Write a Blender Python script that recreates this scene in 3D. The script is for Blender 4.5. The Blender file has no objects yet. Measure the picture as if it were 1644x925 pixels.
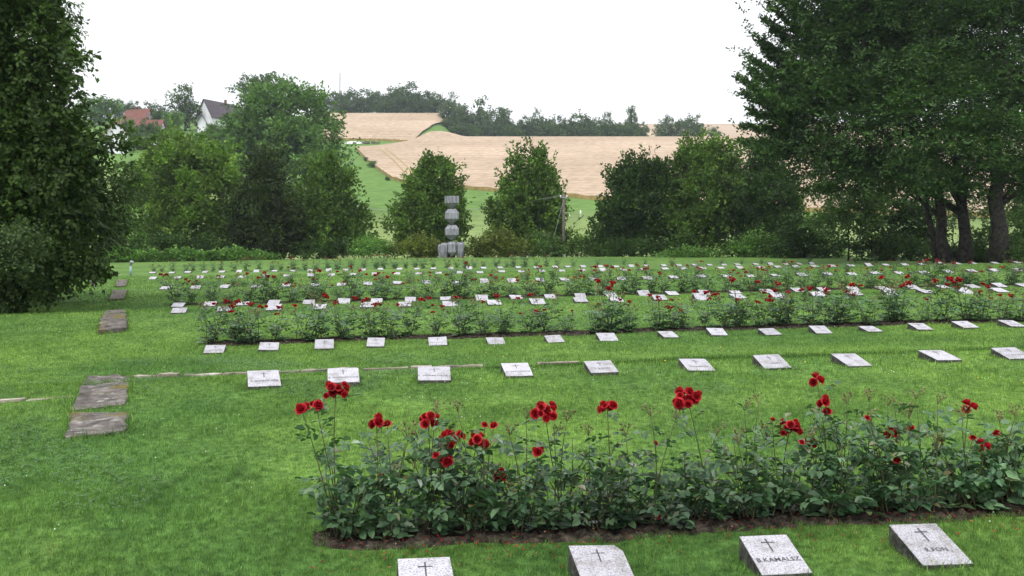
import bpy, math, random
import numpy as np
from mathutils import Vector, Matrix

scene = bpy.context.scene
COL = scene.collection
R = math.radians

# ------------------------------------------------------------------ camera, sky, sun, exposure
FPX, CX, HY = 1500.0, 822.0, 397.0            # focal length, centre and horizon, in photo pixels (1644 x 925)
cam_data = bpy.data.cameras.new("camera")
cam = bpy.data.objects.new("camera", cam_data)
COL.objects.link(cam)
cam.location = (0, 0, 0)
cam.rotation_euler = (R(90), 0, 0)
cam_data.sensor_width = 36
cam_data.lens = 36 * FPX / 1644
cam_data.shift_y = -(462.5 - HY) / 1644
cam_data.clip_start = 0.1
cam_data.clip_end = 8000
scene.camera = cam

SUN_EL, SUN_AZ = R(52), R(205)
world = bpy.data.worlds.new("World")
scene.world = world
world.use_nodes = True
wt = world.node_tree
wt.nodes.clear()
w_out = wt.nodes.new("ShaderNodeOutputWorld")
w_bg = wt.nodes.new("ShaderNodeBackground")
w_bg.inputs["Strength"].default_value = 0.1
sky = wt.nodes.new("ShaderNodeTexSky")
sky.sky_type = 'NISHITA'
sky.sun_disc = False
sky.sun_elevation = SUN_EL
sky.sun_rotation = SUN_AZ
tc = wt.nodes.new("ShaderNodeTexCoord")
mp = wt.nodes.new("ShaderNodeMapping")
mp.inputs["Scale"].default_value = (1.3, 1.3, 9.0)
nz = wt.nodes.new("ShaderNodeTexNoise")
nz.inputs["Scale"].default_value = 1.7
nz.inputs["Detail"].default_value = 5.0
nz.inputs["Roughness"].default_value = 0.55
rp = wt.nodes.new("ShaderNodeValToRGB")
rp.color_ramp.elements[0].position = 0.34
rp.color_ramp.elements[0].color = (7.4, 7.55, 8.0, 1)
rp.color_ramp.elements[1].position = 0.52
rp.color_ramp.elements[1].color = (9.6, 9.6, 9.9, 1)
mx = wt.nodes.new("ShaderNodeMix")
mx.data_type = 'RGBA'
mx.inputs[0].default_value = 0.94
wt.links.new(tc.outputs["Generated"], mp.inputs["Vector"])
wt.links.new(mp.outputs[0], nz.inputs["Vector"])
wt.links.new(nz.outputs["Fac"], rp.inputs[0])
wt.links.new(sky.outputs[0], mx.inputs[6])
wt.links.new(rp.outputs[0], mx.inputs[7])
sep = wt.nodes.new("ShaderNodeSeparateXYZ"); wt.links.new(tc.outputs["Generated"], sep.inputs[0])
zr = wt.nodes.new("ShaderNodeMapRange")
zr.inputs["From Min"].default_value = 0.05; zr.inputs["From Max"].default_value = 0.8
zr.inputs["To Min"].default_value = 0.72; zr.inputs["To Max"].default_value = 1.3
wt.links.new(sep.outputs["Z"], zr.inputs["Value"])
mz = wt.nodes.new("ShaderNodeMix"); mz.data_type = 'RGBA'; mz.blend_type = 'MULTIPLY'; mz.inputs[0].default_value = 1.0
wt.links.new(mx.outputs[2], mz.inputs[6]); wt.links.new(zr.outputs[0], mz.inputs[7])
wt.links.new(mz.outputs[2], w_bg.inputs["Color"])
wt.links.new(w_bg.outputs[0], w_out.inputs["Surface"])

sun_data = bpy.data.lights.new("sun", 'SUN')
sun_data.energy = 1.3
sun_data.angle = R(14)
sun_data.color = (1.0, 0.96, 0.9)
sun = bpy.data.objects.new("sun", sun_data)
COL.objects.link(sun)
# sun_rotation is measured clockwise from +Y (seen from above)
sd = Vector((math.sin(SUN_AZ) * math.cos(SUN_EL), math.cos(SUN_AZ) * math.cos(SUN_EL), math.sin(SUN_EL)))
sun.rotation_euler = sd.to_track_quat('Z', 'Y').to_euler()

scene.view_settings.view_transform = 'Standard'
scene.view_settings.look = 'None'
scene.view_settings.gamma = 1
scene.view_settings.exposure = 0.78
scene.cycles.max_bounces = 6
scene.cycles.transparent_max_bounces = 4
scene.cycles.volume_bounces = 0

# ------------------------------------------------------------------ terrain
TH = R(8)
UD = np.array([math.cos(TH), math.sin(TH)])
VD = np.array([-math.sin(TH), math.cos(TH)])
ROW_V = {1: 5.15, 2: 10.9, 3: 16.4, 4: 21.4, 5: 25.6, 6: 33.3, 7: 44.5, 8: 55.5}
_vk = np.array([-40, 0, 5.15, 7.5, 10.9, 11.75, 12.35, 16.4, 21.4, 22.2, 23.0, 25.6, 33.3, 44.5, 55.5, 66, 76, 82, 100])
_zk = np.array([-2.3, -2.06, -1.91, -1.74, -1.54, -1.50, -1.76, -1.74, -1.36, -1.34, -1.50, -1.50, -1.33, -1.31, -1.355, -1.14, -0.86, -0.95, -1.6])
_vt = np.arange(-40, 100, 0.1)
_zt = np.interp(_vt, _vk, _zk)
_ker = np.exp(-0.5 * (np.arange(-12, 13) / 3.5) ** 2); _ker /= _ker.sum()
_zt = np.convolve(np.pad(_zt, 12, mode='edge'), _ker, mode='valid')

def sstep(a, b, x):
    t = np.clip((x - a) / (b - a), 0, 1)
    return t * t * (3 - 2 * t)

def wob(x, y, s, seed=0):
    """cheap smooth noise in -1..1"""
    a = seed * 1.7
    return (np.sin(x * s + 1.3 * np.sin(y * s * 0.7 + a) + a) + np.sin(y * s * 1.13 + 1.1 * np.sin(x * s * 0.83 + 2 * a) + 2.1 * a)
            + 0.6 * np.sin((x + y) * s * 1.9 + a * 3)) / 2.6

def ground(X, Y):
    X = np.asarray(X, float); Y = np.asarray(Y, float)
    u = X * UD[0] + Y * UD[1]
    v = X * VD[0] + Y * VD[1]
    zc = np.interp(v, _vt, _zt)
    bn = np.interp(v, [0, 10, 40, 55, 76], [0.02, 0.0165, 0.0165, 0.0125, 0.017])
    bp = np.interp(v, [0, 10, 40, 55, 76], [0.024, 0.0165, 0.0155, 0.0105, 0.003])
    zc = zc + np.where(u < 0, bn * np.clip(u, -30, 0), bp * np.clip(u, 0, 34)) + 0.012 * wob(X, Y, 1.1, 3)
    Ys = np.maximum(Y, 1)
    a = X / Ys
    left = np.interp(Y, [80, 110, 130, 150, 220, 300, 400, 480, 520, 600, 800, 1200, 3000, 6000],
                     [-1.5, -1.0, 3.5, 10, 23, 38, 55, 65, 66, 60, 50, 40, 20, 0])
    mid = np.interp(Y, [80, 110, 130, 150, 170, 200, 215, 300, 400, 425, 450, 520, 700, 900, 980, 1400, 3000, 6000],
                    [-1.5, -1.2, 0.0, 2.5, 6.0, 10.7, 12.9, 28, 46.5, 49.5, 50, 55, 84, 118, 119, 90, 40, 0])
    upl = np.interp(Y, [380, 420, 480, 510, 600, 1000], [0, 4.5, 16, 16, 6, 0]) * (1 - sstep(-38, -20, X))
    mid = mid + upl
    w = sstep(-0.31, -0.20, a)
    zf = left * (1 - w) + mid * w
    # a deep right side stays a little lower so that the field shows under the trees
    t = sstep(80, 118, Y)
    return zc * (1 - t) + zf * t

def px_plane(px, v):
    """ground position seen in pixel column px on the row line v"""
    x = (px - CX) / FPX
    Y = v / (x * VD[0] + VD[1])
    return x * Y, Y

def px_at(px, Y):
    return (px - CX) / FPX * Y

def cast(px, py, h=0.0, ymax=1500.0, y0=4.0):
    """the point of the ground (raised by h) that pixel (px, py) looks at"""
    x = (px - CX) / FPX; z = (HY - py) / FPX
    Ys = np.geomspace(y0, ymax, 6000)
    d = z * Ys - (ground(x * Ys, Ys) + h)
    i = np.nonzero(d <= 0)[0]
    k = i[0] if len(i) else len(Ys) - 1
    if k > 0 and len(i):
        t = d[k - 1] / (d[k - 1] - d[k])
        Yc = Ys[k - 1] + t * (Ys[k] - Ys[k - 1])
    else:
        Yc = Ys[k]
    return float(x * Yc), float(Yc), float(ground(x * Yc, Yc))

def gz(x, y):
    return float(ground(x, y))

# ------------------------------------------------------------------ mesh helpers
class MB:
    def __init__(self):
        self.v = []; self.f = []; self.m = []
    def add(self, verts, faces, mi=0):
        o = len(self.v)
        self.v.extend([tuple(p) for p in verts])
        self.f.extend([tuple(i + o for i in f) for f in faces])
        self.m.extend([mi] * len(faces))
    def box(self, c, s, mi=0, rot=None):
        vs = [Vector((sx * s[0] / 2, sy * s[1] / 2, sz * s[2] / 2)) for sz in (-1, 1) for sy in (-1, 1) for sx in (-1, 1)]
        if rot is not None: vs = [rot @ p for p in vs]
        vs = [p + Vector(c) for p in vs]
        self.add(vs, [(0, 2, 3, 1), (4, 5, 7, 6), (0, 1, 5, 4), (2, 6, 7, 3), (0, 4, 6, 2), (1, 3, 7, 5)], mi)
    def tube(self, pts, rad, n=6, mi=0, cap=True):
        pts = [Vector(p) for p in pts]
        vs = []
        for i, p in enumerate(pts):
            d = (pts[min(i + 1, len(pts) - 1)] - pts[max(i - 1, 0)]).normalized()
            ref = Vector((0, 0, 1)) if abs(d.z) < 0.9 else Vector((1, 0, 0))
            a = d.cross(ref).normalized(); b = d.cross(a)
            r = rad[i] if hasattr(rad, '__len__') else rad
            for k in range(n):
                t = 2 * math.pi * k / n
                vs.append(p + a * (r * math.cos(t)) + b * (r * math.sin(t)))
        fs = []
        for i in range(len(pts) - 1):
            for k in range(n):
                fs.append((i * n + k, i * n + (k + 1) % n, (i + 1) * n + (k + 1) % n, (i + 1) * n + k))
        if cap:
            fs.append(tuple(range(n - 1, -1, -1)))
            fs.append(tuple((len(pts) - 1) * n + k for k in range(n)))
        self.add(vs, fs, mi)
    def mesh(self, name, mats, smooth=False):
        me = bpy.data.meshes.new(name)
        me.from_pydata(self.v, [], self.f)
        for m in (mats if isinstance(mats, (list, tuple)) else [mats]): me.materials.append(m)
        me.polygons.foreach_set("material_index", self.m)
        if smooth: me.polygons.foreach_set("use_smooth", [True] * len(self.f))
        me.update()
        return me

def np_mesh(name, verts, k, mats, faces=None, mat_idx=None, smooth=False):
    """verts (n,3); without faces every k verts in a row are one face"""
    me = bpy.data.meshes.new(name)
    verts = np.ascontiguousarray(verts, dtype=np.float32)
    if faces is None: faces = np.arange(len(verts)).reshape(-1, k)
    nf = len(faces)
    me.vertices.add(len(verts)); me.vertices.foreach_set("co", verts.ravel())
    me.loops.add(nf * k); me.loops.foreach_set("vertex_index", np.ascontiguousarray(faces, dtype=np.int32).ravel())
    me.polygons.add(nf); me.polygons.foreach_set("loop_start", np.arange(nf, dtype=np.int32) * k)
    if mat_idx is not None: me.polygons.foreach_set("material_index", np.ascontiguousarray(mat_idx, dtype=np.int32))
    me.polygons.foreach_set("use_smooth", np.full(nf, smooth))
    for m in (mats if isinstance(mats, (list, tuple)) else [mats]): me.materials.append(m)
    me.update(calc_edges=True)
    me.validate()
    return me

def obj(name, me, parent=None, loc=None, rz=0.0):
    o = bpy.data.objects.new(name, me)
    COL.objects.link(o)
    if loc is not None: o.location = loc
    o.rotation_euler = (0, 0, rz)
    if parent is not None: o.parent = parent
    return o

def tag(o, label=None, cat=None, group=None, kind=None):
    if label: o["label"] = label
    if cat: o["category"] = cat
    if group: o["group"] = group
    if kind: o["kind"] = kind
    elif label and cat: o["kind"] = "thing"
    return o

def thing(name, label, cat, loc=(0, 0, 0), rz=0.0, group=None):
    return tag(obj(name, None, None, loc, rz), label, cat, group)

def copy_tree(o, parent=None):
    c = o.copy(); COL.objects.link(c)
    if parent is not None: c.parent = parent
    for ch in list(o.children):
        copy_tree(ch, c)
    return c

ORD = ("first second third fourth fifth sixth seventh eighth ninth tenth eleventh twelfth thirteenth fourteenth fifteenth sixteenth "
       "seventeenth eighteenth nineteenth twentieth").split()
TENS = {2: "twenty", 3: "thirty", 4: "forty", 5: "fifty", 6: "sixty", 7: "seventy"}
def nth(i):
    if i <= 20: return ORD[i - 1]
    t, r = divmod(i, 10)
    if r == 0: return {3: "thirtieth", 4: "fortieth", 5: "fiftieth", 6: "sixtieth", 7: "seventieth"}[t]
    return TENS[t] + "-" + ORD[r - 1]

# ------------------------------------------------------------------ materials
def mat(name, rough=0.8, spec=0.3):
    m = bpy.data.materials.new(name); m.use_nodes = True
    nt = m.node_tree
    b = nt.nodes["Principled BSDF"]
    b.inputs["Roughness"].default_value = rough
    b.inputs["Specular IOR Level"].default_value = spec
    return m, nt, b

def ramp(nt, stops):
    r = nt.nodes.new("ShaderNodeValToRGB")
    els = r.color_ramp.elements
    while len(els) < len(stops): els.new(0.5)
    for e, (p, c) in zip(els, stops):
        e.position = p; e.color = (*c, 1)
    return r

def noise(nt, scale, detail=4, vec=None, rough=0.55):
    n = nt.nodes.new("ShaderNodeTexNoise")
    n.inputs["Scale"].default_value = scale
    n.inputs["Detail"].default_value = detail
    n.inputs["Roughness"].default_value = rough
    if vec is not None: nt.links.new(vec, n.inputs["Vector"])
    return n

def position(nt):
    return nt.nodes.new("ShaderNodeNewGeometry").outputs["Position"]

def objcoord(nt):
    return nt.nodes.new("ShaderNodeTexCoord").outputs["Object"]

def mixc(nt, fac, a, b, mode='MIX'):
    m = nt.nodes.new("ShaderNodeMix"); m.data_type = 'RGBA'; m.blend_type = mode
    for sock, val in ((m.inputs[0], fac), (m.inputs[6], a), (m.inputs[7], b)):
        if hasattr(val, "node"): nt.links.new(val, sock)
        elif isinstance(val, (int, float)): sock.default_value = val
        else: sock.default_value = (*val, 1)
    return m.outputs[2]

def bump(nt, b, height, strength=0.5, dist=0.02):
    n = nt.nodes.new("ShaderNodeBump")
    n.inputs["Strength"].default_value = strength
    n.inputs["Distance"].default_value = dist
    nt.links.new(height, n.inputs["Height"])
    nt.links.new(n.outputs[0], b.inputs["Normal"])

def leaf_mat(name, dark, mid, light, rough=0.5, spec=0.35, trans=0.25, accent=None):
    m, nt, b = mat(name, rough, spec)
    g = nt.nodes.new("ShaderNodeNewGeometry")
    r = ramp(nt, [(0.0, dark), (0.5, mid), (0.9, light), (1.0, accent or light)])  # last stop gives the odd leaf a colour of its own
    nt.links.new(g.outputs["Random Per Island"], r.inputs[0])
    n = noise(nt, 0.45, 2, g.outputs["Position"])
    mr = nt.nodes.new("ShaderNodeMapRange")
    mr.inputs["From Min"].default_value = 0.35; mr.inputs["From Max"].default_value = 0.65
    mr.inputs["To Min"].default_value = 0.68; mr.inputs["To Max"].default_value = 1.4
    nt.links.new(n.outputs["Fac"], mr.inputs["Value"])
    c = mixc(nt, 1.0, r.outputs[0], mr.outputs[0], 'MULTIPLY')
    nt.links.new(c, b.inputs["Base Color"])
    t = nt.nodes.new("ShaderNodeBsdfTranslucent")
    c2 = mixc(nt, 1.0, c, (1.0, 1.25, 0.45), 'MULTIPLY')
    nt.links.new(c2, t.inputs["Color"])
    ms = nt.nodes.new("ShaderNodeMixShader"); ms.inputs[0].default_value = trans
    nt.links.new(b.outputs[0], ms.inputs[1]); nt.links.new(t.outputs[0], ms.inputs[2])
    nt.links.new(ms.outputs[0], nt.nodes["Material Output"].inputs["Surface"])
    return m

def flat_mat(name, stops, scale=6.0, rough=0.8, spec=0.3, bstr=0.0, bdist=0.01, coord='o', detail=6):
    m, nt, b = mat(name, rough, spec)
    vec = objcoord(nt) if coord == 'o' else position(nt)
    n = noise(nt, scale, detail, vec)
    r = ramp(nt, stops)
    nt.links.new(n.outputs["Fac"], r.inputs[0])
    nt.links.new(r.outputs[0], b.inputs["Base Color"])
    if bstr: bump(nt, b, n.outputs["Fac"], bstr, bdist)
    return m

# lawn
def lawn_colour(nt, vec, gain=1.0):
    n1 = noise(nt, 0.22, 3, vec); n2 = noise(nt, 1.7, 4, vec); n3 = noise(nt, 14, 4, vec)
    r1 = ramp(nt, [(0.36, (0.054 * gain, 0.120 * gain, 0.026 * gain)), (0.62, (0.090 * gain, 0.168 * gain, 0.032 * gain))])
    nt.links.new(n1.outputs["Fac"], r1.inputs[0])
    r2 = ramp(nt, [(0.33, (0.74, 0.78, 0.74)), (0.66, (1.18, 1.14, 1.1))])
    nt.links.new(n2.outputs["Fac"], r2.inputs[0])
    c = mixc(nt, 1.0, r1.outputs[0], r2.outputs[0], 'MULTIPLY')
    r3 = ramp(nt, [(0.32, (0.50, 0.55, 0.48)), (0.68, (1.42, 1.35, 1.4))])
    nt.links.new(n3.outputs["Fac"], r3.inputs[0])
    c = mixc(nt, 1.0, c, r3.outputs[0], 'MULTIPLY')
    n4 = noise(nt, 0.75, 5, vec, 0.65)
    r4 = ramp(nt, [(0.70, (0, 0, 0)), (0.86, (0.6, 0.6, 0.6))])
    nt.links.new(n4.outputs["Fac"], r4.inputs[0])
    return mixc(nt, r4.outputs[0], c, (0.15 * gain, 0.16 * gain, 0.055 * gain)), n3

M = {}
m, nt, b = mat("lawn", 0.9, 0.15)
c, n3 = lawn_colour(nt, position(nt), 1.15)
nt.links.new(c, b.inputs["Base Color"]); bump(nt, b, n3.outputs["Fac"], 0.7, 0.05)
M["lawn"] = m

m, nt, b = mat("meadow", 0.95, 0.1)
p = position(nt)
n1 = noise(nt, 0.02, 4, p); n2 = noise(nt, 0.35, 5, p)
sx = nt.nodes.new("ShaderNodeSeparateXYZ"); nt.links.new(p, sx.inputs[0])
mr = nt.nodes.new("ShaderNodeMapRange")
mr.inputs["From Min"].default_value = 140; mr.inputs["From Max"].default_value = 185
nt.links.new(sx.outputs["Y"], mr.inputs["Value"])
ad = nt.nodes.new("ShaderNodeMath"); ad.operation = 'MULTIPLY_ADD'
nt.links.new(n1.outputs["Fac"], ad.inputs[0]); ad.inputs[1].default_value = 1.0
sb = nt.nodes.new("ShaderNodeMath"); sb.operation = 'SUBTRACT'; sb.inputs[1].default_value = 0.5
nt.links.new(mr.outputs[0], sb.inputs[0]); nt.links.new(sb.outputs[0], ad.inputs[2])
# the mown strip near the hedge is dry and pale, the slope above it lush (two uses of the land)
r1 = ramp(nt, [(0.3, (0.165, 0.225, 0.075)), (0.6, (0.13, 0.19, 0.06)), (0.85, (0.10, 0.185, 0.042))])
nt.links.new(ad.outputs[0], r1.inputs[0])
r2 = ramp(nt, [(0.3, (0.75, 0.78, 0.75)), (0.7, (1.2, 1.18, 1.15))]); nt.links.new(n2.outputs["Fac"], r2.inputs[0])
nt.links.new(mixc(nt, 1.0, r1.outputs[0], r2.outputs[0], 'MULTIPLY'), b.inputs["Base Color"])
M["meadow"] = m

m, nt, b = mat("wheat", 0.95, 0.1)
p = position(nt)
n1 = noise(nt, 0.015, 4, p); n2 = noise(nt, 0.5, 6, p)
mpn = nt.nodes.new("ShaderNodeMapping"); mpn.inputs["Scale"].default_value = (0.02, 0.5, 0.02); mpn.inputs["Rotation"].default_value = (0, 0, 0.25)
nt.links.new(p, mpn.inputs[0]); n3 = noise(nt, 1.0, 3, mpn.outputs[0])
r1 = ramp(nt, [(0.35, (0.34, 0.262, 0.188)), (0.65, (0.425, 0.332, 0.245))]); nt.links.new(n1.outputs["Fac"], r1.inputs[0])
r2 = ramp(nt, [(0.3, (0.74, 0.72, 0.69)), (0.7, (1.2, 1.2, 1.2))]); nt.links.new(n2.outputs["Fac"], r2.inputs[0])
r3 = ramp(nt, [(0.35, (0.88, 0.87, 0.84)), (0.65, (1.08, 1.08, 1.09))]); nt.links.new(n3.outputs["Fac"], r3.inputs[0])
nt.links.new(mixc(nt, 1.0, mixc(nt, 1.0, r1.outputs[0], r2.outputs[0], 'MULTIPLY'), r3.outputs[0], 'MULTIPLY'), b.inputs["Base Color"])
M["wheat"] = m
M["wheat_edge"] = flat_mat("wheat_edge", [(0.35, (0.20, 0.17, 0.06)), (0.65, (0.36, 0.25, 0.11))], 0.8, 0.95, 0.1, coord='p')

m, nt, b = mat("grass_blade", 0.55, 0.3)
g = nt.nodes.new("ShaderNodeNewGeometry")
c, _ = lawn_colour(nt, g.outputs["Position"], 1.75)
r = ramp(nt, [(0.0, (0.5, 0.6, 0.5)), (0.5, (0.95, 0.98, 0.95)), (0.85, (1.5, 1.35, 1.4)), (1.0, (2.4, 1.8, 2.6))])
nt.links.new(g.outputs["Random Per Island"], r.inputs[0])
c = mixc(nt, 1.0, c, r.outputs[0], 'MULTIPLY')
nt.links.new(c, b.inputs["Base Color"])
t = nt.nodes.new("ShaderNodeBsdfTranslucent"); nt.links.new(mixc(nt, 1.0, c, (1.0, 1.1, 0.5), 'MULTIPLY'), t.inputs[0])
ms = nt.nodes.new("ShaderNodeMixShader"); ms.inputs[0].default_value = 0.3
nt.links.new(b.outputs[0], ms.inputs[1]); nt.links.new(t.outputs[0], ms.inputs[2])
nt.links.new(ms.outputs[0], nt.nodes["Material Output"].inputs[0])
M["blade"] = m

M["clover_leaf"] = leaf_mat("clover_leaf", (0.035, 0.10, 0.03), (0.055, 0.14, 0.04), (0.10, 0.19, 0.07), 0.5, 0.4, 0.15)
M["white_flower"] = flat_mat("white_flower", [(0.3, (0.6, 0.6, 0.55)), (0.7, (0.8, 0.8, 0.75))], 30)
M["yellow_flower"] = flat_mat("yellow_flower", [(0.3, (0.75, 0.55, 0.02)), (0.7, (0.85, 0.65, 0.05))], 30)
M["long_blade"] = leaf_mat("long_blade", (0.03, 0.075, 0.016), (0.045, 0.105, 0.022), (0.07, 0.14, 0.03), 0.6, 0.2, 0.25)
M["soil"] = flat_mat("soil", [(0.34, (0.014, 0.012, 0.010)), (0.5, (0.040, 0.033, 0.026)), (0.64, (0.085, 0.070, 0.054)), (0.75, (0.18, 0.155, 0.12))], 16, 0.95, 0.1, 1.0, 0.06, 'p', 8)

# granite: pale sawn face, dark weathered sides
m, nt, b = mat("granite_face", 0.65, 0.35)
p = objcoord(nt); info = nt.nodes.new("ShaderNodeObjectInfo")
va = nt.nodes.new("ShaderNodeVectorMath"); va.operation = 'ADD'
nt.links.new(p, va.inputs[0]); nt.links.new(info.outputs["Random"], va.inputs[1])
n1 = noise(nt, 95, 3, va.outputs[0], 0.7); n2 = noise(nt, 7, 5, va.outputs[0], 0.6)
r1 = ramp(nt, [(0.34, (0.17, 0.168, 0.185)), (0.46, (0.36, 0.355, 0.39)), (0.6, (0.49, 0.484, 0.525))]); nt.links.new(n1.outputs["Fac"], r1.inputs[0])
r2 = ramp(nt, [(0.34, (0.66, 0.65, 0.60)), (0.52, (1, 1, 1))]); nt.links.new(n2.outputs["Fac"], r2.inputs[0])
c = mixc(nt, 1.0, r1.outputs[0], r2.outputs[0], 'MULTIPLY')
n5 = noise(nt, 16, 6, va.outputs[0], 0.7); r5 = ramp(nt, [(0.60, (0, 0, 0)), (0.72, (0.6, 0.6, 0.6))]); nt.links.new(n5.outputs["Fac"], r5.inputs[0])
c = mixc(nt, r5.outputs[0], c, (0.38, 0.36, 0.28))
r4 = ramp(nt, [(0.0, (0.86, 0.86, 0.86)), (1.0, (1.04, 1.04, 1.04))]); nt.links.new(info.outputs["Random"], r4.inputs[0])
nt.links.new(mixc(nt, 1.0, c, r4.outputs[0], 'MULTIPLY'), b.inputs["Base Color"])
bump(nt, b, n1.outputs["Fac"], 0.15, 0.003)
M["granite"] = m
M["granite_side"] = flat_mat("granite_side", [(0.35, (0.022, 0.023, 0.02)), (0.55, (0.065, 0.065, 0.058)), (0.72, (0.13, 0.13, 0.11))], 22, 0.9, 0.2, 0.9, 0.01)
M["engraving"] = flat_mat("engraving", [(0.3, (0.045, 0.045, 0.05)), (0.7, (0.11, 0.11, 0.115))], 60, 0.8, 0.2)
M["engraving_worn"] = flat_mat("engraving_worn", [(0.3, (0.08, 0.08, 0.085)), (0.7, (0.17, 0.17, 0.175))], 60, 0.8, 0.2)

# weathered paving stone with lichen and moss
m, nt, b = mat("old_stone", 0.9, 0.2)
p = position(nt)
mpn = nt.nodes.new("ShaderNodeMapping"); mpn.inputs["Scale"].default_value = (2.2, 3.0, 2.2); nt.links.new(p, mpn.inputs[0])
n1 = noise(nt, 5.5, 9, p, 0.68); n2 = noise(nt, 2.6, 8, mpn.outputs[0], 0.7); n4 = noise(nt, 1.7, 7, p, 0.65)
r1 = ramp(nt, [(0.35, (0.045, 0.040, 0.038)), (0.52, (0.11, 0.098, 0.09)), (0.68, (0.20, 0.18, 0.165))]); nt.links.new(n1.outputs["Fac"], r1.inputs[0])
r2 = ramp(nt, [(0.56, (0, 0, 0)), (0.66, (0.85, 0.85, 0.85))]); nt.links.new(n2.outputs["Fac"], r2.inputs[0])
c = mixc(nt, r2.outputs[0], r1.outputs[0], (0.29, 0.285, 0.25))
r4 = ramp(nt, [(0.53, (0, 0, 0)), (0.64, (0.9, 0.9, 0.9))]); nt.links.new(n4.outputs["Fac"], r4.inputs[0])
nt.links.new(mixc(nt, r4.outputs[0], c, (0.13, 0.105, 0.022)), b.inputs["Base Color"])
bump(nt, b, n1.outputs["Fac"], 0.9, 0.03)
M["old_stone"] = m
M["edging"] = flat_mat("edging", [(0.35, (0.10, 0.085, 0.07)), (0.55, (0.28, 0.24, 0.19)), (0.7, (0.5, 0.48, 0.43))], 3.0, 0.9, 0.2, 0.5, 0.02, 'p')
M["monument"] = flat_mat("monument", [(0.3, (0.17, 0.175, 0.20)), (0.5, (0.25, 0.255, 0.285)), (0.7, (0.33, 0.335, 0.365))], 4.0, 0.9, 0.2, 0.5, 0.03)
m, nt, b = mat("monument", 0.9, 0.2)
p = objcoord(nt); mpn = nt.nodes.new("ShaderNodeMapping"); mpn.inputs["Scale"].default_value = (7, 7, 0.9); nt.links.new(p, mpn.inputs[0])
n1 = noise(nt, 1.0, 5, mpn.outputs[0], 0.6); n2 = noise(nt, 9, 5, p, 0.65)
r1 = ramp(nt, [(0.36, (0.15, 0.152, 0.175)), (0.5, (0.23, 0.235, 0.268)), (0.66, (0.33, 0.335, 0.37))]); nt.links.new(n1.outputs["Fac"], r1.inputs[0])
r2 = ramp(nt, [(0.3, (0.75, 0.75, 0.74)), (0.7, (1.2, 1.2, 1.2))]); nt.links.new(n2.outputs["Fac"], r2.inputs[0])
nt.links.new(mixc(nt, 1.0, r1.outputs[0], r2.outputs[0], 'MULTIPLY'), b.inputs["Base Color"]); bump(nt, b, n2.outputs["Fac"], 0.7, 0.03)
M["monument"] = m
M["bark"] = flat_mat("bark", [(0.35, (0.022, 0.019, 0.017)), (0.65, (0.07, 0.062, 0.055))], 5.0, 0.95, 0.15, 0.8, 0.04)
M["pole_wood"] = flat_mat("pole_wood", [(0.35, (0.09, 0.075, 0.07)), (0.65, (0.17, 0.145, 0.135))], 3.0, 0.9, 0.2)
M["metal"] = flat_mat("metal", [(0.3, (0.24, 0.25, 0.27)), (0.7, (0.36, 0.37, 0.39))], 4.0, 0.5, 0.4)
M["bluegrey"] = flat_mat("bluegrey", [(0.3, (0.22, 0.32, 0.33)), (0.7, (0.32, 0.42, 0.43))], 6.0, 0.6, 0.4)
M["white"] = flat_mat("white", [(0.3, (0.7, 0.7, 0.7)), (0.7, (0.82, 0.82, 0.82))], 5.0, 0.7)
M["plaster"] = flat_mat("plaster", [(0.3, (0.62, 0.63, 0.68)), (0.7, (0.78, 0.79, 0.83))], 0.7, 0.9, 0.2)
M["roof_dark"] = flat_mat("roof_dark", [(0.3, (0.06, 0.05, 0.06)), (0.7, (0.10, 0.085, 0.095))], 1.3, 0.85, 0.2)
M["roof_red"] = flat_mat("roof_red", [(0.3, (0.14, 0.062, 0.052)), (0.7, (0.20, 0.088, 0.072))], 1.3, 0.85, 0.2)
M["roof_orange"] = flat_mat("roof_orange", [(0.3, (0.28, 0.13, 0.075)), (0.7, (0.36, 0.18, 0.11))], 1.3, 0.85, 0.2)
M["glass_dark"] = flat_mat("glass_dark", [(0.3, (0.03, 0.035, 0.04)), (0.7, (0.06, 0.065, 0.07))], 2.0, 0.15, 0.5)

M["leaf_rose"] = leaf_mat("leaf_rose", (0.036, 0.082, 0.038), (0.062, 0.13, 0.060), (0.105, 0.185, 0.088), 0.36, 0.5, 0.18, (0.12, 0.11, 0.05))
M["stem_rose"] = flat_mat("stem_rose", [(0.3, (0.05, 0.075, 0.025)), (0.7, (0.10, 0.085, 0.045))], 8, 0.6, 0.3)
m, nt, b = mat("petal", 0.55, 0.25)
g = nt.nodes.new("ShaderNodeNewGeometry")
r = ramp(nt, [(0.0, (0.22, 0.004, 0.010)), (0.5, (0.37, 0.008, 0.018)), (0.85, (0.50, 0.016, 0.026)), (1.0, (0.52, 0.04, 0.035))])
nt.links.new(g.outputs["Random Per Island"], r.inputs[0]); nt.links.new(r.outputs[0], b.inputs["Base Color"])
t = nt.nodes.new("ShaderNodeBsdfTranslucent"); nt.links.new(r.outputs[0], t.inputs[0])
ms = nt.nodes.new("ShaderNodeMixShader"); ms.inputs[0].default_value = 0.2
nt.links.new(b.outputs[0], ms.inputs[1]); nt.links.new(t.outputs[0], ms.inputs[2]); nt.links.new(ms.outputs[0], nt.nodes["Material Output"].inputs[0])
M["petal"] = m
M["petal_old"] = leaf_mat("petal_old", (0.13, 0.006, 0.01), (0.20, 0.012, 0.018), (0.28, 0.03, 0.025), 0.7, 0.2, 0.1, (0.26, 0.2, 0.11))
M["spent"] = leaf_mat("spent", (0.07, 0.09, 0.03), (0.13, 0.13, 0.05), (0.24, 0.2, 0.11), 0.7, 0.2, 0.1, (0.3, 0.08, 0.06))

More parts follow.
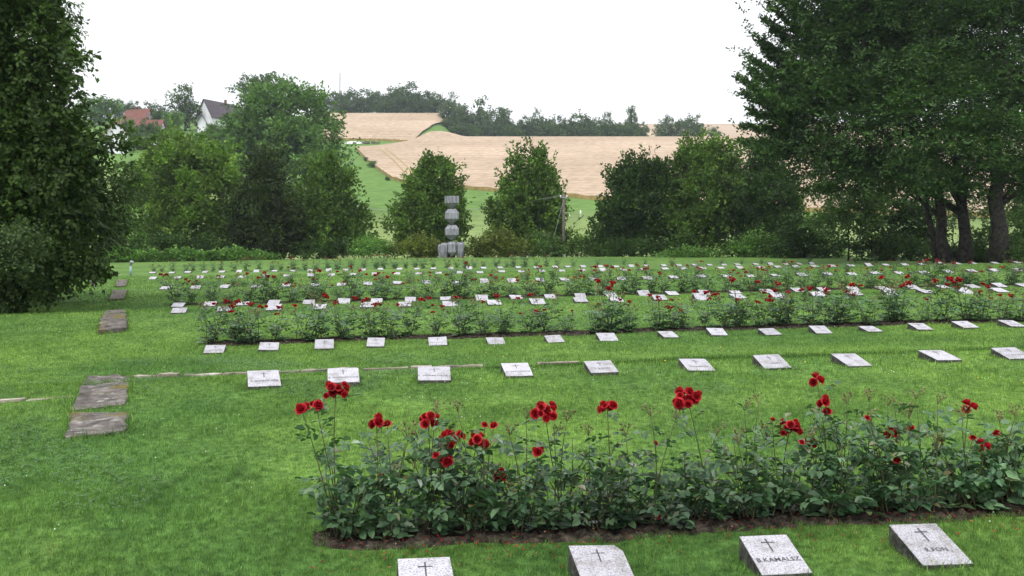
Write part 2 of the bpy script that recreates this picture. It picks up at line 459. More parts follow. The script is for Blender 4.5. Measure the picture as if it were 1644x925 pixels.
G = {
    "linden": ((0.018, 0.042, 0.014), (0.030, 0.066, 0.018), (0.045, 0.09, 0.022)),
    "ash": ((0.028, 0.055, 0.030), (0.045, 0.085, 0.042), (0.07, 0.12, 0.055)),
    "beech": ((0.014, 0.038, 0.016), (0.024, 0.058, 0.020), (0.038, 0.082, 0.024)),
    "maple": ((0.035, 0.075, 0.018), (0.055, 0.11, 0.024), (0.085, 0.155, 0.032)),
    "hornbeam": ((0.024, 0.055, 0.016), (0.042, 0.09, 0.022), (0.075, 0.14, 0.03)),
    "hornbeam_dark": ((0.016, 0.042, 0.014), (0.026, 0.064, 0.018), (0.045, 0.095, 0.024)),
    "dark_cone": ((0.014, 0.028, 0.010), (0.022, 0.042, 0.013), (0.036, 0.062, 0.018)),
    "mid_tree": ((0.022, 0.05, 0.020), (0.036, 0.078, 0.028), (0.055, 0.11, 0.035)),
    "far_tree": ((0.020, 0.042, 0.022), (0.032, 0.062, 0.030), (0.048, 0.085, 0.036)),
    "bright": ((0.034, 0.088, 0.028), (0.055, 0.13, 0.038), (0.09, 0.185, 0.05)),
    "yellowish": ((0.045, 0.072, 0.020), (0.072, 0.11, 0.028), (0.11, 0.145, 0.036)),
    "shrub": ((0.03, 0.065, 0.025), (0.045, 0.095, 0.034), (0.075, 0.14, 0.045)),
    "birch": ((0.03, 0.05, 0.025), (0.05, 0.08, 0.035), (0.07, 0.105, 0.045)),
}
GAIN = {"linden": 1.15, "beech": 1.45, "far_tree": 1.9, "mid_tree": 2.2, "ash": 1.25, "maple": 1.7, "hornbeam_dark": 1.15, "dark_cone": 1.1, "yellowish": 1.25}
for k, (a_, b_, c_) in G.items():
    a_, b_, c_ = (tuple(q * GAIN.get(k, 1.5) * h_ for q, h_ in zip(t_, (1.12, 1.0, 0.72))) for t_ in (a_, b_, c_))
    M[k] = leaf_mat("foliage_" + k, a_, b_, c_, 0.55, 0.2, 0.25)

# ------------------------------------------------------------------ the ground sheet
def build_ground():
    Yl = np.concatenate([np.linspace(-30, 2, 18), np.arange(2.3, 30, 0.28), np.geomspace(30, 130, 140)[1:], np.geomspace(130, 1100, 190)[1:], np.geomspace(1100, 6500, 26)[1:]])
    ncol = 181
    s = np.linspace(-1, 1, ncol)
    s = np.sign(s) * (0.6 * np.abs(s) + 0.4 * np.abs(s) ** 3)
    half = np.maximum(Yl, 0) * 1.3 + 28
    X = s[None, :] * half[:, None]
    Y = np.repeat(Yl[:, None], ncol, 1)
    Z = ground(X, Y)
    verts = np.stack([X, Y, Z], -1).reshape(-1, 3)
    nr = len(Yl)
    i = np.arange(nr - 1)[:, None] * ncol + np.arange(ncol - 1)[None, :]
    faces = np.stack([i, i + 1, i + 1 + ncol, i + ncol], -1).reshape(-1, 4)
    cv = verts[faces].mean(1)
    v = cv[:, 0] * VD[0] + cv[:, 1] * VD[1]
    mi = np.where((v > 79.0) | (cv[:, 1] > 92), 1, 0)
    return np_mesh("ground", verts, 4, [M["lawn"], M["meadow"]], faces, mi, True)
tag(obj("ground", build_ground()), "mown cemetery lawn running into meadows and a hillside behind", kind="structure")

# ------------------------------------------------------------------ wheat fields on the hill
def loft(name, low, high, nx, nt_, h0, mat_, edge=True):
    """a standing crop: a sheet h above the ground between two lines of ground points, with its cut front edge"""
    def resample(line, n):
        P = np.array(line, float); d = np.r_[0, np.cumsum(np.hypot(*np.diff(P, axis=0).T))]
        t = np.linspace(0, d[-1], n)
        return np.stack([np.interp(t, d, P[:, 0]), np.interp(t, d, P[:, 1])], -1)
    A = resample(low, nx); B = resample(high, nx)
    t = np.linspace(0, 1, nt_)[:, None, None]
    XY = A[None] * (1 - t) + B[None] * t
    Z = ground(XY[..., 0], XY[..., 1]) + h0
    Z[0] += 0.12 * np.sin(np.arange(nx) * 1.7) * h0
    verts = np.concatenate([np.concatenate([XY[0], (ground(XY[0][:, 0], XY[0][:, 1]) - 0.3)[:, None]], -1)[None], np.concatenate([XY, Z[..., None]], -1)], 0)
    nr = nt_ + 1
    verts = verts.reshape(-1, 3)
    i = np.arange(nr - 1)[:, None] * nx + np.arange(nx - 1)[None, :]
    faces = np.stack([i, i + 1, i + 1 + nx, i + nx], -1).reshape(-1, 4)
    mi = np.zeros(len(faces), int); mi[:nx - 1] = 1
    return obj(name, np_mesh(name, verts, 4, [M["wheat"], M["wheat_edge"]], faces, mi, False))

def cpts(pts, **k): return [cast(px, py, **k)[:2] for px, py in pts]
low = cpts([(571, 239), (589, 259), (608, 274), (628, 288), (651, 295), (690, 299), (737, 303), (782, 307), (850, 312), (912, 317), (960, 322), (1080, 328), (1200, 336), (1330, 342), (1480, 347), (1700, 352)])
high = [(px_at(px, Yq), Yq) for px, Yq in [(571, 345), (610, 352), (650, 372), (690, 400), (720, 418), (759, 436), (900, 440), (1100, 440), (1300, 440), (1500, 440), (1750, 440)]]
tag(loft("wheat_field", low, high, 150, 70, 0.9, None), "ripe pale wheat field covering the hill slope", kind="structure")
low2 = cpts([(520, 225.5), (560, 225.5), (600, 226), (640, 227.5), (662, 229), (690, 232)])
low2 = low2[:5]
high2 = [(px_at(px, 486), 486.0) for px in (500, 560, 620, 660, 694, 724)]
tag(loft("wheat_field", low2, high2, 70, 40, 0.9, None), "upper strip of ripe wheat below the tall wood", kind="structure")
low3 = [(px_at(px, 640), 640.0) for px in (1000, 1100, 1300, 1600)]
high3 = [(px_at(px, 900), 900.0) for px in (1000, 1100, 1300, 1600)]
tag(loft("wheat_field", low3, high3, 60, 30, 0.9, None), "distant wheat field on the next ridge", kind="structure")

def track(line, off):
    P = [cast(px, py, 0.9) for px, py in line]; mb = MB(); vs = []
    xs = np.interp(np.linspace(0, 1, 40), np.linspace(0, 1, len(P)), [p[0] for p in P]) + off
    ys = np.interp(np.linspace(0, 1, 40), np.linspace(0, 1, len(P)), [p[1] for p in P])
    for x, y in zip(xs, ys): z = gz(x, y) + 0.96; vs += [(x - .22, y, z), (x + .22, y, z)]
    mb.add(vs, [(2 * i, 2 * i + 1, 2 * i + 3, 2 * i + 2) for i in range(39)])
    tag(obj("track", mb.mesh("track", M["wheat_edge"])), "wheel track pressed into the wheat", kind="structure")
for o_ in (0, 2.2): track([(608, 239), (620, 247), (634, 260), (646, 273), (652, 283)], o_)
for o_ in (0, 2.2): track([(672, 257), (690, 262), (712, 271)], o_)

# ------------------------------------------------------------------ foliage generators
def unit(a):
    return a / np.maximum(np.linalg.norm(a, axis=-1, keepdims=True), 1e-9)

def lumps(d, seed):
    rr = np.random.default_rng(seed)
    out = 0
    for k in range(5):
        f = rr.normal(size=3) * (2.0 + k * 1.1); out = out + np.sin(d @ f + rr.uniform(0, 6.28)) / (1 + 0.5 * k)
    return out / 2.2

def spray_quads(rng, P, D, L, n, ll, lw, flat=0.6, droop=0.0, spread=0.75, fall=0.15):
    S = len(P)
    up = np.array([0, 0, 1.0])
    N = unit(flat * up + (1 - flat) * unit(rng.normal(size=(S, 3))))
    N = unit(N - D * (N * D).sum(-1, keepdims=True))
    B = np.cross(D, N)
    t = rng.uniform(0.02, 1.0, (S, n, 1))
    sg = np.where(rng.random((S, n, 1)) < 0.5, -1.0, 1.0)
    Lx = L[:, None, None] if hasattr(L, '__len__') else L
    pos = P[:, None] + D[:, None] * (Lx * t) - up * (droop * Lx * t ** 2) + B[:, None] * (sg * rng.random((S, n, 1)) * Lx * 0.28 * (1 - 0.75 * t)) + rng.normal(size=(S, n, 3)) * ll * 0.25
    ld = unit(D[:, None] * 0.65 + B[:, None] * sg * spread + rng.normal(size=(S, n, 3)) * 0.35 - up * fall)
    ln = unit(N[:, None] + rng.normal(size=(S, n, 3)) * 0.45)
    ls = unit(np.cross(ld, ln)); ln = np.cross(ls, ld)
    l = ll * rng.uniform(0.65, 1.3, (S, n, 1)); w = lw * rng.uniform(0.7, 1.25, (S, n, 1))
    v0 = pos; v1 = pos + ld * l * 0.42 + ls * w * 0.5 + ln * w * 0.14
    v2 = pos + ld * l; v3 = pos + ld * l * 0.42 - ls * w * 0.5 + ln * w * 0.14
    return np.stack([v0, v1, v2, v3], 2).reshape(-1, 3)

def crown_quads(rng, lobes, count, n, ll, lw, L, outw=0.8, upw=0.5, rmin=0.45, flat=0.5, droop=0.0, fall=0.15, lump=0.22, seed=1, low=0.75, cl=6, cr=0.9, cflat=0.55):
    """lobes: (centre xyz, radii xyz). count sprays of n leaves, shared by lobe surface and gathered in boughs of cl sprays"""
    area = np.array([r[0] * r[2] + r[0] * r[1] * 0.6 for c, r in lobes])
    cnt = np.maximum(3, (count / cl * area / area.sum()).astype(int))
    out = []
    for k, ((c, r), m_) in enumerate(zip(lobes, cnt)):
        c = np.array(c, float); r = np.array(r, float)
        d = unit(rng.normal(size=(m_, 3)))
        kill = (d[:, 2] < -0.35) & (rng.random(m_) > low)
        d[kill, 2] *= -1
        rf = (rmin + (1 - rmin) * rng.random(m_) ** 0.4) * (1 + lump * lumps(d, seed + k * 7))
        P = c + d * r * rf[:, None]
        D = unit(d * outw + np.array([0, 0, upw]) + rng.normal(size=(m_, 3)) * 0.25)
        # boughs
        P = np.repeat(P, cl, 0); D0 = np.repeat(D, cl, 0); m2 = len(P)
        off = rng.normal(size=(m2, 3)) * L * 0.5 * cr * np.array([1, 1, cflat]) * rng.choice([0.6, 1.0, 1.35], (m_, 1)).repeat(cl, 0)
        P = P + off
        D = unit(D0 + unit(off) * 0.45 + rng.normal(size=(m2, 3)) * 0.3)
        Ls = L * rng.uniform(0.55, 1.2, m2)
        out.append(spray_quads(rng, P - D * Ls[:, None] * 0.5, D, Ls, n, ll, lw, flat, droop, 0.75, fall))
    return np.concatenate(out)

def px_lobes(lobes, Y, depth=0.9, jit=0.0, rng=None):
    """(px, py, rx px, ry px[, dY]) -> world ellipsoids at distance Y"""
    out = []
    for l in lobes:
        px, py, rx, ry = l[:4]; dY = l[4] if len(l) > 4 else 0.0
        yy = Y + dY
        out.append(((px_at(px, yy), yy, (HY - py) / FPX * yy), (rx / FPX * yy, rx / FPX * yy * depth, ry / FPX * yy)))
    return out

def limb_mesh(base, top_r, lobes, rng, n=8, maxlimbs=9, stems=None):
    """tapered trunk(s) with limbs into the lobes, in local coordinates around base"""
    mb = MB()
    b = Vector(base)
    stems = stems or [((0, 0, 0), None, top_r)]
    zt = max(c[2] for c, r in lobes)
    for off, tip, rad in stems:
        p0 = Vector(off)
        p1 = Vector(tip) - b if tip is not None else Vector((0, 0, (zt - b.z) * 0.86))
        pts = []; rads = []
        for i in range(9):
            t = i / 8
            p = p0.lerp(p1, t)
            if 0 < i < 8: p += Vector((rng.normal() * rad * 0.45, rng.normal() * rad * 0.45, 0))
            pts.append(p); rads.append(rad * ((1 - t) ** 0.8 * 0.92 + 0.08) * (1.35 if i == 0 else 1))
        mb.tube(pts, rads, n)
        order = rng.permutation(len(lobes))[:maxlimbs]
        for k in order:
            c, r = lobes[k]
            e = Vector(c) - b
            t = min(0.8, max(0.22, 0.75 * (e.z / max(p1.z, 0.1)) - 0.12))
            s = p0.lerp(p1, t)
            if (e - s).length < 0.2: continue
            mid = s.lerp(e, 0.5) + Vector((0, 0, 0.08 * (e - s).length))
            mb.tube([s, mid, e], [rad * 0.35 * (1 - t) + 0.02, rad * 0.2 * (1 - t) + 0.015, 0.012], 5)
    return mb.mesh("trunk", M["bark"], True)

def plant(name, label, cat, lobes, base, mat_, count, n, ll, lw, L, trunk=0.15, group=None, seed=1, stems=None, maxlimbs=9, **kw):
    rng = np.random.default_rng(seed)
    bx, by, bz = base
    root = thing(name, label, cat, (bx, by, bz), 0, group)
    q = crown_quads(rng, lobes, count, n, ll, lw, L, seed=seed, **kw) - np.array([bx, by, bz])
    obj("crown" if trunk else "foliage", np_mesh("crown", q, 4, M[mat_]), root)
    if trunk:
        obj("trunk", limb_mesh((bx, by, bz), trunk, lobes, rng, maxlimbs=maxlimbs, stems=stems), root)
    return root

def ppx(px, Y, dz=-0.05):
    x = px_at(px, Y)
    return (x, Y, gz(x, Y) + dz)

# ------------------------------------------------------------------ the big trees framing the view
Yl = 23.0
plant("linden_tree", "large dark linden tree overhanging the lawn beside the row of old paving stones", "tree",
      px_lobes([(14, -60, 54, 110), (42, 60, 60, 80), (58, 150, 58, 75), (-40, 40, 90, 150), (70, 230, 62, 66), (40, 260, 95, 90),
                (-40, 240, 120, 120), (20, 350, 85, 75), (60, 400, 70, 45), (-60, 380, 100, 80), (122, 300, 42, 52), (66, 5, 18, 34), (98, 95, 16, 34),
                (170, 230, 14, 9), (194, 214, 5, 6), (135, 225, 26, 22), (-60, 420, 110, 50), (-200, -120, 200, 200, -1), (-260, 220, 170, 230, -1), (-120, 150, 150, 220, 1), (60, 445, 55, 24), (10, 455, 70, 26), (110, 425, 40, 24)], Yl),  # lobes far left of the frame: unseen crown added to shade the lawn
      ppx(-90, 24.0), "linden", 11500, 15, 0.13, 0.10, 0.55, 0.28, seed=3, cl=5, outw=0.9, upw=-0.1, rmin=0.2, flat=0.45, droop=0.2, fall=0.45, lump=0.2, low=1.0)
plant("ash_tree", "lighter green feathery ash tree beneath the linden, its foliage reaching the hedge", "tree",
      px_lobes([(150, 330, 52, 52), (185, 300, 36, 34), (120, 370, 60, 48), (172, 372, 34, 36), (90, 330, 60, 60), (60, 410, 60, 40), (110, 430, 42, 24)], 27.0),
      ppx(60, 28.0), "ash", 1000, 14, 0.17, 0.06, 0.6, 0.1, seed=5, outw=0.8, upw=0.2, rmin=0.3, flat=0.5, droop=0.35, fall=0.5, low=1.0)
plant("elder_shrub", "pale edged shrub spreading below the linden crown near the frame edge", "shrub",
      px_lobes([(10, 392, 40, 24), (42, 384, 28, 14), (-20, 420, 50, 30), (20, 412, 34, 20)], 21),
      ppx(-40, 21.5), "ash", 420, 12, 0.09, 0.055, 0.4, 0.05, seed=8, outw=0.9, upw=0.1, rmin=0.3, flat=0.6, droop=0.2, fall=0.25)
plant("birch_tree", "slender birch with drooping twigs showing against the sky behind the linden", "tree",
      px_lobes([(88, 20, 16, 34), (104, 50, 18, 24), (116, 80, 12, 24), (85, 80, 30, 34), (50, -10, 30, 50)], 32.0),
      ppx(60, 32.0), "birch", 560, 14, 0.12, 0.05, 0.5, 0.1, seed=12, outw=0.6, upw=-0.4, rmin=0.4, flat=0.2, droop=0.6, fall=0.8)

Yr = 57.0
bb = ppx(1535, Yr)
def wp(px, py, Y): return (px_at(px, Y), Y, (HY - py) / FPX * Y)
plant("beech_tree", "huge dark multi-stemmed beech with feathery shoots beside the last slab rows", "tree",
      px_lobes([(1352, 60, 72, 90), (1318, 150, 58, 66), (1292, 165, 26, 30), (1360, 190, 90, 76), (1296, 222, 42, 30), (1420, 80, 110, 110), (1480, 180, 120, 105, -3),
                (1352, 268, 70, 30), (1420, 278, 80, 30), (1500, 20, 130, 120), (1400, -60, 110, 100), (1330, -10, 50, 55), (1560, 230, 70, 60, -5), (1312, 70, 26, 40),
                (1500, 290, 60, 20, -4), (1330, 300, 36, 14)], Yr),
      bb, "beech", 10000, 22, 0.21, 0.125, 1.7, 0.55, seed=21, outw=1.0, upw=0.3, rmin=0.2, flat=0.85, droop=0.1, fall=0.08, lump=0.22, cl=18, cr=1.55, cflat=0.17, maxlimbs=8,
      stems=[((-0.5, 0, 0), wp(1470, 120, Yr), 0.38), ((0.35, -0.4, 0), wp(1545, 60, Yr), 0.40), ((-0.9, 0.5, 0), wp(1450, 130, Yr + 1), 0.22), ((0.6, 0.5, 0), wp(1565, 100, Yr), 0.22)])
b2 = ppx(1603, 54.0)
plant("beech_tree", "tall straight trunked beech at the very edge of the view behind the slabs", "tree",
      px_lobes([(1640, 60, 90, 110), (1660, 200, 80, 80), (1590, 130, 60, 80, 3), (1700, 280, 80, 60), (1630, -60, 110, 100), (1640, 290, 45, 30)], 55.0),
      b2, "beech", 4500, 20, 0.21, 0.115, 1.6, 0.5, seed=22, outw=1.0, upw=0.2, rmin=0.2, flat=0.85, droop=0.12, fall=0.08, lump=0.22, cl=18, cr=1.55, cflat=0.17, maxlimbs=6)
feather = [(1240, 8, 1320, 80), (1228, 30, 1300, 90), (1217, 60, 1300, 120), (1200, 88, 1290, 140), (1186, 124, 1280, 180), (1206, 112, 1280, 160), (1248, -10, 1320, 50), (1196, 150, 1290, 190),
           (1207, 178, 1290, 200), (1196, 200, 1290, 215), (1188, 226, 1290, 228), (1205, 240, 1290, 240), (1212, 140, 1280, 180), (1225, 75, 1300, 130)]
# long ascending shoots at the beech's edge, part of its own crown
rng = np.random.default_rng(4)
fq = []; tw = MB()
for (x1, y1, x0, y0) in feather:
    dy_ = rng.uniform(-2, 2)
    A = np.array(wp(x0, y0, Yr + dy_)); B = np.array(wp(x1, y1, Yr + dy_)); ln_ = np.linalg.norm(B - A)
    tw.tube([Vector(A) - Vector(bb), Vector(A + (B - A) * .5) - Vector(bb) + Vector((0, 0, -.12)), Vector(B) - Vector(bb)], [.05, .03, .01], 5)
    for k in range(26):
        t = k / 26; m_ = int(7 * (1 - t) + 3)
        p0 = A + (B - A) * t + np.array([0, 0, -.48 * t * (1 - t)]); d = unit(B - A)
        fq.append(spray_quads(rng, np.repeat(p0[None], m_, 0) + rng.normal(size=(m_, 3)) * (0.03 + 0.2 * (1 - t) ** 1.2) * np.array([1, 1.5, .7]), unit(np.repeat(d[None], m_, 0) + rng.normal(size=(m_, 3)) * 0.3), np.full(m_, 0.5), 9, 0.24, 0.14, 0.5, 0.0, 0.45))
beech = [o for o in bpy.data.objects if o.name == "beech_tree"][0]
sh = obj("side_shoot", np_mesh("side_shoot", np.concatenate(fq) - np.array(bb), 4, M["beech"]), beech)
obj("twig", tw.mesh("twig", M["bark"], True), sh)

# ------------------------------------------------------------------ the belt of trees and shrubs behind the graves
HB = "trees in the belt behind the graves"
def belt(label, lobes, px, Y, m_, count, tr=0.14, ll=0.30, lw=0.19, L=1.25, seed=1, n=15, name="hornbeam_tree", **kw):
    a = dict(outw=0.75, upw=0.85, rmin=0.3, flat=0.3, fall=-0.05, lump=0.26, cl=8, cr=0.55, cflat=1.3); a.update(kw)
    return plant(name, label, "tree", px_lobes(lobes, Y), ppx(px, Y), m_, count, n, ll, lw, L, tr, HB, seed, maxlimbs=7, **a)
belt("broad rounded maple above the leafy hedge", [(300, 290, 72, 72), (275, 255, 50, 42), (330, 265, 48, 48), (260, 330, 56, 62), (340, 340, 60, 62), (300, 365, 92, 40), (228, 310, 26, 36), (362, 310, 28, 50)], 300, 86, "maple", 2300, 0.2, seed=31, name="maple_tree", upw=0.5, ll=0.34, lw=0.24)
belt("dark narrow cone shaped tree next to the maple", [(425, 250, 5, 20), (415, 272, 4, 15), (437, 274, 4, 15), (425, 290, 17, 36), (422, 325, 31, 40), (418, 368, 45, 36), (448, 360, 26, 40), (395, 355, 24, 40)], 422, 80, "dark_cone", 1700, seed=32, upw=0.95)
belt("lighter pyramidal tree standing directly before the big round tree", [(528, 267, 4, 17), (514, 281, 4, 17), (543, 281, 4, 17), (528, 290, 32, 42), (520, 335, 46, 46), (530, 375, 58, 34), (495, 360, 30, 44), (565, 365, 26, 36)], 528, 83, "hornbeam", 1500, seed=33)
belt("spiky topped tree right behind the stone column", [(678, 289, 4, 17), (700, 275, 4, 17), (716, 283, 4, 17), (735, 299, 4, 17), (690, 283, 4, 17), (700, 300, 24, 42), (672, 315, 30, 38), (724, 318, 17, 42), (690, 350, 54, 44), (655, 360, 30, 32), (722, 370, 24, 26), (690, 385, 50, 24)], 690, 84, "hornbeam", 1650, seed=34, upw=0.95)
belt("cone shaped twin topped tree beside the utility pole", [(830, 267, 4, 17), (858, 255, 4, 17), (872, 271, 4, 17), (812, 291, 4, 17), (845, 271, 4, 17), (886, 300, 4, 17), (858, 290, 28, 46), (824, 300, 22, 42), (845, 335, 50, 46), (845, 370, 62, 34), (805, 355, 26, 38), (885, 360, 22, 40), (872, 318, 24, 40)], 842, 84, "hornbeam", 1800, seed=35, upw=0.95)
belt("broad tree with several pointed tops east of the utility pole", [(988, 287, 4, 17), (1005, 271, 4, 17), (1034, 269, 4, 17), (1054, 273, 4, 17), (1070, 283, 4, 17), (1020, 281, 4, 17), (1003, 300, 22, 40), (1038, 298, 28, 42), (1060, 305, 20, 44), (1000, 340, 36, 44), (1045, 345, 46, 50), (1000, 380, 46, 30), (1060, 380, 40, 30), (975, 360, 20, 30)], 1030, 83, "hornbeam_dark", 2200, seed=36, upw=0.85)
belt("tallest pointed tree of the belt against the wheat", [(1105, 243, 4, 17), (1138, 237, 4, 17), (1150, 255, 4, 17), (1168, 263, 4, 17), (1122, 257, 4, 17), (1185, 283, 4, 17), (1138, 268, 22, 44), (1104, 272, 18, 42), (1165, 285, 24, 40), (1130, 320, 50, 48), (1110, 365, 50, 40), (1165, 350, 36, 56), (1185, 320, 16, 40)], 1135, 82, "hornbeam", 2300, seed=37, upw=0.95)
belt("dark loose tree half hidden by the beech branches", [(1228, 255, 4, 17), (1212, 271, 4, 17), (1248, 277, 4, 17), (1228, 285, 26, 44), (1250, 320, 34, 44), (1210, 330, 32, 46), (1225, 375, 50, 34), (1265, 350, 22, 36)], 1230, 80, "hornbeam_dark", 1300, seed=38)
UN = "young trees growing in the beech shade"
def under(label, lobes, px, Y, m_, count, seed, tr=0.07, name="young_maple", **kw):
    a = dict(outw=0.8, upw=0.2, rmin=0.2, flat=0.65, droop=0.1, fall=0.1, lump=0.3); a.update(kw)
    return plant(name, label, "tree", px_lobes(lobes, Y), ppx(px, Y), m_, count, 11, 0.22, 0.16, 0.9, tr, UN, seed, maxlimbs=7, **a)
under("thin stemmed young maple with a see-through crown", [(1345, 320, 40, 26), (1372, 345, 44, 26), (1330, 355, 32, 22), (1395, 325, 34, 24)], 1362, 66, "shrub", 520, 41)
under("young maple filling the gap next to the beech stems", [(1430, 330, 48, 34), (1455, 360, 44, 40), (1410, 375, 44, 30), (1480, 385, 34, 28)], 1440, 70, "hornbeam_dark", 900, 42)
under("scrubby young maple between the beech and the last trunk", [(1580, 350, 20, 40), (1572, 390, 24, 26), (1640, 360, 40, 50), (1630, 400, 36, 24)], 1590, 68, "shrub", 650, 43)
under("low dark young maple under the beech fringe", [(1290, 370, 36, 28), (1320, 390, 40, 20), (1265, 390, 34, 20)], 1292, 74, "hornbeam_dark", 620, 44)
under("tall thin young maple beyond the edge trunk", [(1680, 330, 60, 60), (1540, 320, 34, 30, 6), (1500, 345, 40, 36, 6), (1700, 390, 60, 30)], 1530, 76, "hornbeam_dark", 1000, 45)

SH = "low shrubs along the back edge of the lawn"
def shrub(label, lobes, px, Y, m_, count, seed, name="shrub", ll=0.2, lw=0.12, L=0.7, n=11, **kw):
    a = dict(outw=0.8, upw=0.5, rmin=0.25, flat=0.4, fall=0.1, lump=0.3); a.update(kw)
    return plant(name, label, "shrub", px_lobes(lobes, Y), ppx(px, Y), m_, count, n, ll, lw, L, 0, SH, seed, **a)
hl = []
for i, px in enumerate(np.linspace(165, 432, 15)):
    hl.append((px, 414 - 1.2 * math.sin(i * 1.3) - 2.0 * (i / 14) + (2 if i > 11 else 0), 17, 10 + 2 * math.sin(i * 2.1) - (3 if i > 11 else 0)))
shrub("long bright leafy hedge edging the lawn below the maple", hl, 300, 76, "bright", 1500, 51, name="hedge", ll=0.2, lw=0.15, L=0.45, lump=0.4)
shrub("yellow tinged rounded bush close to the stone column base", [(672, 396, 28, 16), (660, 402, 24, 12), (690, 400, 20, 12)], 672, 78, "yellowish", 480, 52)
shrub("wide yellow green bush between the stone column and the utility pole", [(800, 393, 32, 20), (780, 400, 26, 14), (825, 400, 22, 14), (765, 402, 18, 11)], 797, 78, "yellowish", 700, 53)
shrub("blue green nettle clump left of the yellow tinged bush", [(600, 398, 28, 15), (580, 402, 22, 11), (622, 403, 20, 10)], 600, 79, "bright", 450, 54, name="nettle_clump", ll=0.16, lw=0.11)
shrub("green bush leaning on the foot of the utility pole", [(868, 395, 28, 18), (885, 402, 22, 12), (900, 400, 14, 14)], 875, 79, "shrub", 420, 55)
shrub("grey green willow bush in the meadow gap past the utility pole", [(935, 398, 26, 14), (960, 402, 20, 10), (915, 403, 16, 10)], 938, 84, "shrub", 380, 56)
shrub("low creeper mound under the broad pointed tree", [(1100, 408, 28, 7), (1130, 409, 26, 6), (1070, 410, 20, 5)], 1100, 77, "bright", 330, 57, ll=0.15)
shrub("lush bright bush below the tallest pointed tree", [(1215, 396, 28, 16), (1190, 402, 26, 11), (1240, 398, 22, 14)], 1213, 77, "bright", 520, 58)
shrub("long low bright shrub in front of the beech shade", [(1265, 407, 30, 9), (1300, 408, 30, 8), (1335, 409, 26, 8)], 1290, 76, "bright", 420, 59)
shrub("dark bush before the multi-stemmed beech trunks", [(1440, 402, 40, 20), (1400, 406, 30, 14), (1480, 408, 28, 14)], 1440, 66, "hornbeam_dark", 520, 60)
shrub("grey green bush at the foot of the last trunk", [(1632, 408, 22, 20), (1655, 414, 24, 16), (1615, 418, 14, 10)], 1634, 54, "shrub", 380, 61, ll=0.15, lw=0.09)
shrub("dark bush hiding the beech roots", [(1560, 408, 20, 16), (1530, 412, 22, 12), (1585, 414, 16, 12)], 1558, 61, "hornbeam_dark", 350, 62)
shrub("tangled bush behind the ash tree at the hedge end", [(205, 370, 26, 36), (225, 395, 22, 18), (190, 400, 22, 16)], 208, 80, "bright", 480, 63)
shrub("dark undergrowth bush filling the foot of the maple", [(250, 395, 40, 20), (300, 398, 44, 18), (350, 398, 40, 18), (395, 400, 40, 16)], 320, 81, "hornbeam_dark", 900, 64)
shrub("dark undergrowth bush under the pyramidal tree", [(450, 402, 40, 12), (500, 400, 40, 14), (545, 402, 34, 12)], 500, 80.5, "hornbeam_dark", 640, 65)
shrub("dark undergrowth bush below the broad pointed tree", [(990, 400, 34, 14), (1040, 400, 40, 14), (1090, 400, 36, 14)], 1035, 80, "hornbeam_dark", 640, 66)

# ------------------------------------------------------------------ the big round trees, the wood on the hill and far trees
plant("lime_tree", "big round deciduous tree towering between the houses and the wheat", "tree",
      px_lobes([(455, 200, 62, 62), (420, 185, 48, 46), (490, 190, 42, 44), (520, 225, 30, 50), (440, 260, 66, 60), (500, 275, 50, 50), (400, 250, 44, 60), (405, 215, 34, 40), (450, 160, 46, 28), (475, 235, 50, 44, -6)], 165),
      ppx(455, 166), "mid_tree", 3000, 12, 0.6, 0.4, 2.2, 0.55, seed=71, outw=1.0, upw=0.15, rmin=0.55, flat=0.5, lump=0.12, fall=0.25)
plant("lime_tree", "pale crown rising just above the big round tree", "tree",
      px_lobes([(425, 145, 34, 26), (440, 130, 20, 14), (405, 150, 24, 22)], 330), ppx(425, 330), "far_tree", 260, 12, 0.9, 0.6, 3.0, 0.5, seed=72, outw=1.0, upw=0.2, rmin=0.5)

def proto_crown(seed, lobes, m_, count, ll, lw, L, upw=0.2):
    rng = np.random.default_rng(seed)
    q = crown_quads(rng, lobes, count, 10, ll, lw, L, seed=seed, outw=1.0, upw=upw, rmin=0.45, flat=0.5, lump=0.25)
    return np_mesh("crown", q, 4, M[m_]), limb_mesh((0, 0, 0), 0.03, lobes, rng, n=6, maxlimbs=5)
# unit-height prototypes
PROT = []
PROT.append(proto_crown(81, [((0, 0, .62), (.34, .34, .33)), ((.16, 0, .5), (.26, .26, .3)), ((-.18, 0, .48), (.26, .26, .3)), ((0, .1, .32), (.36, .3, .24))], "far_tree", 430, .055, .038, .16))
PROT.append(proto_crown(82, [((0, 0, .7), (.2, .2, .28)), ((.1, 0, .45), (.28, .26, .3)), ((-.12, 0, .4), (.26, .26, .3)), ((0, 0, .22), (.32, .3, .2))], "far_tree", 400, .055, .038, .16, .4))
PROT.append(proto_crown(83, [((0, 0, .55), (.42, .4, .36)), ((.25, 0, .42), (.3, .3, .3)), ((-.27, 0, .4), (.32, .3, .3)), ((0, 0, .25), (.5, .4, .22))], "far_tree", 520, .055, .04, .15))
PROT.append(proto_crown(84, [((0, 0, .82), (.16, .16, .17)), ((.08, 0, .62), (.2, .2, .16)), ((-.1, 0, .45), (.22, .2, .18)), ((.05, 0, .25), (.26, .24, .2))], "far_tree", 330, .05, .035, .15, .3))
PROT.append(proto_crown(85, [((0, 0, .8), (.09, .09, .2)), ((0, 0, .55), (.13, .13, .3)), ((0, 0, .28), (.14, .14, .26))], "far_tree", 260, .05, .03, .13, 1.0))
PROT.append(proto_crown(86, [((0, 0, .62), (.34, .34, .33)), ((.2, 0, .45), (.26, .26, .3)), ((-.18, 0, .42), (.28, .26, .3)), ((0, .1, .28), (.4, .3, .24))], "mid_tree", 430, .055, .038, .16))
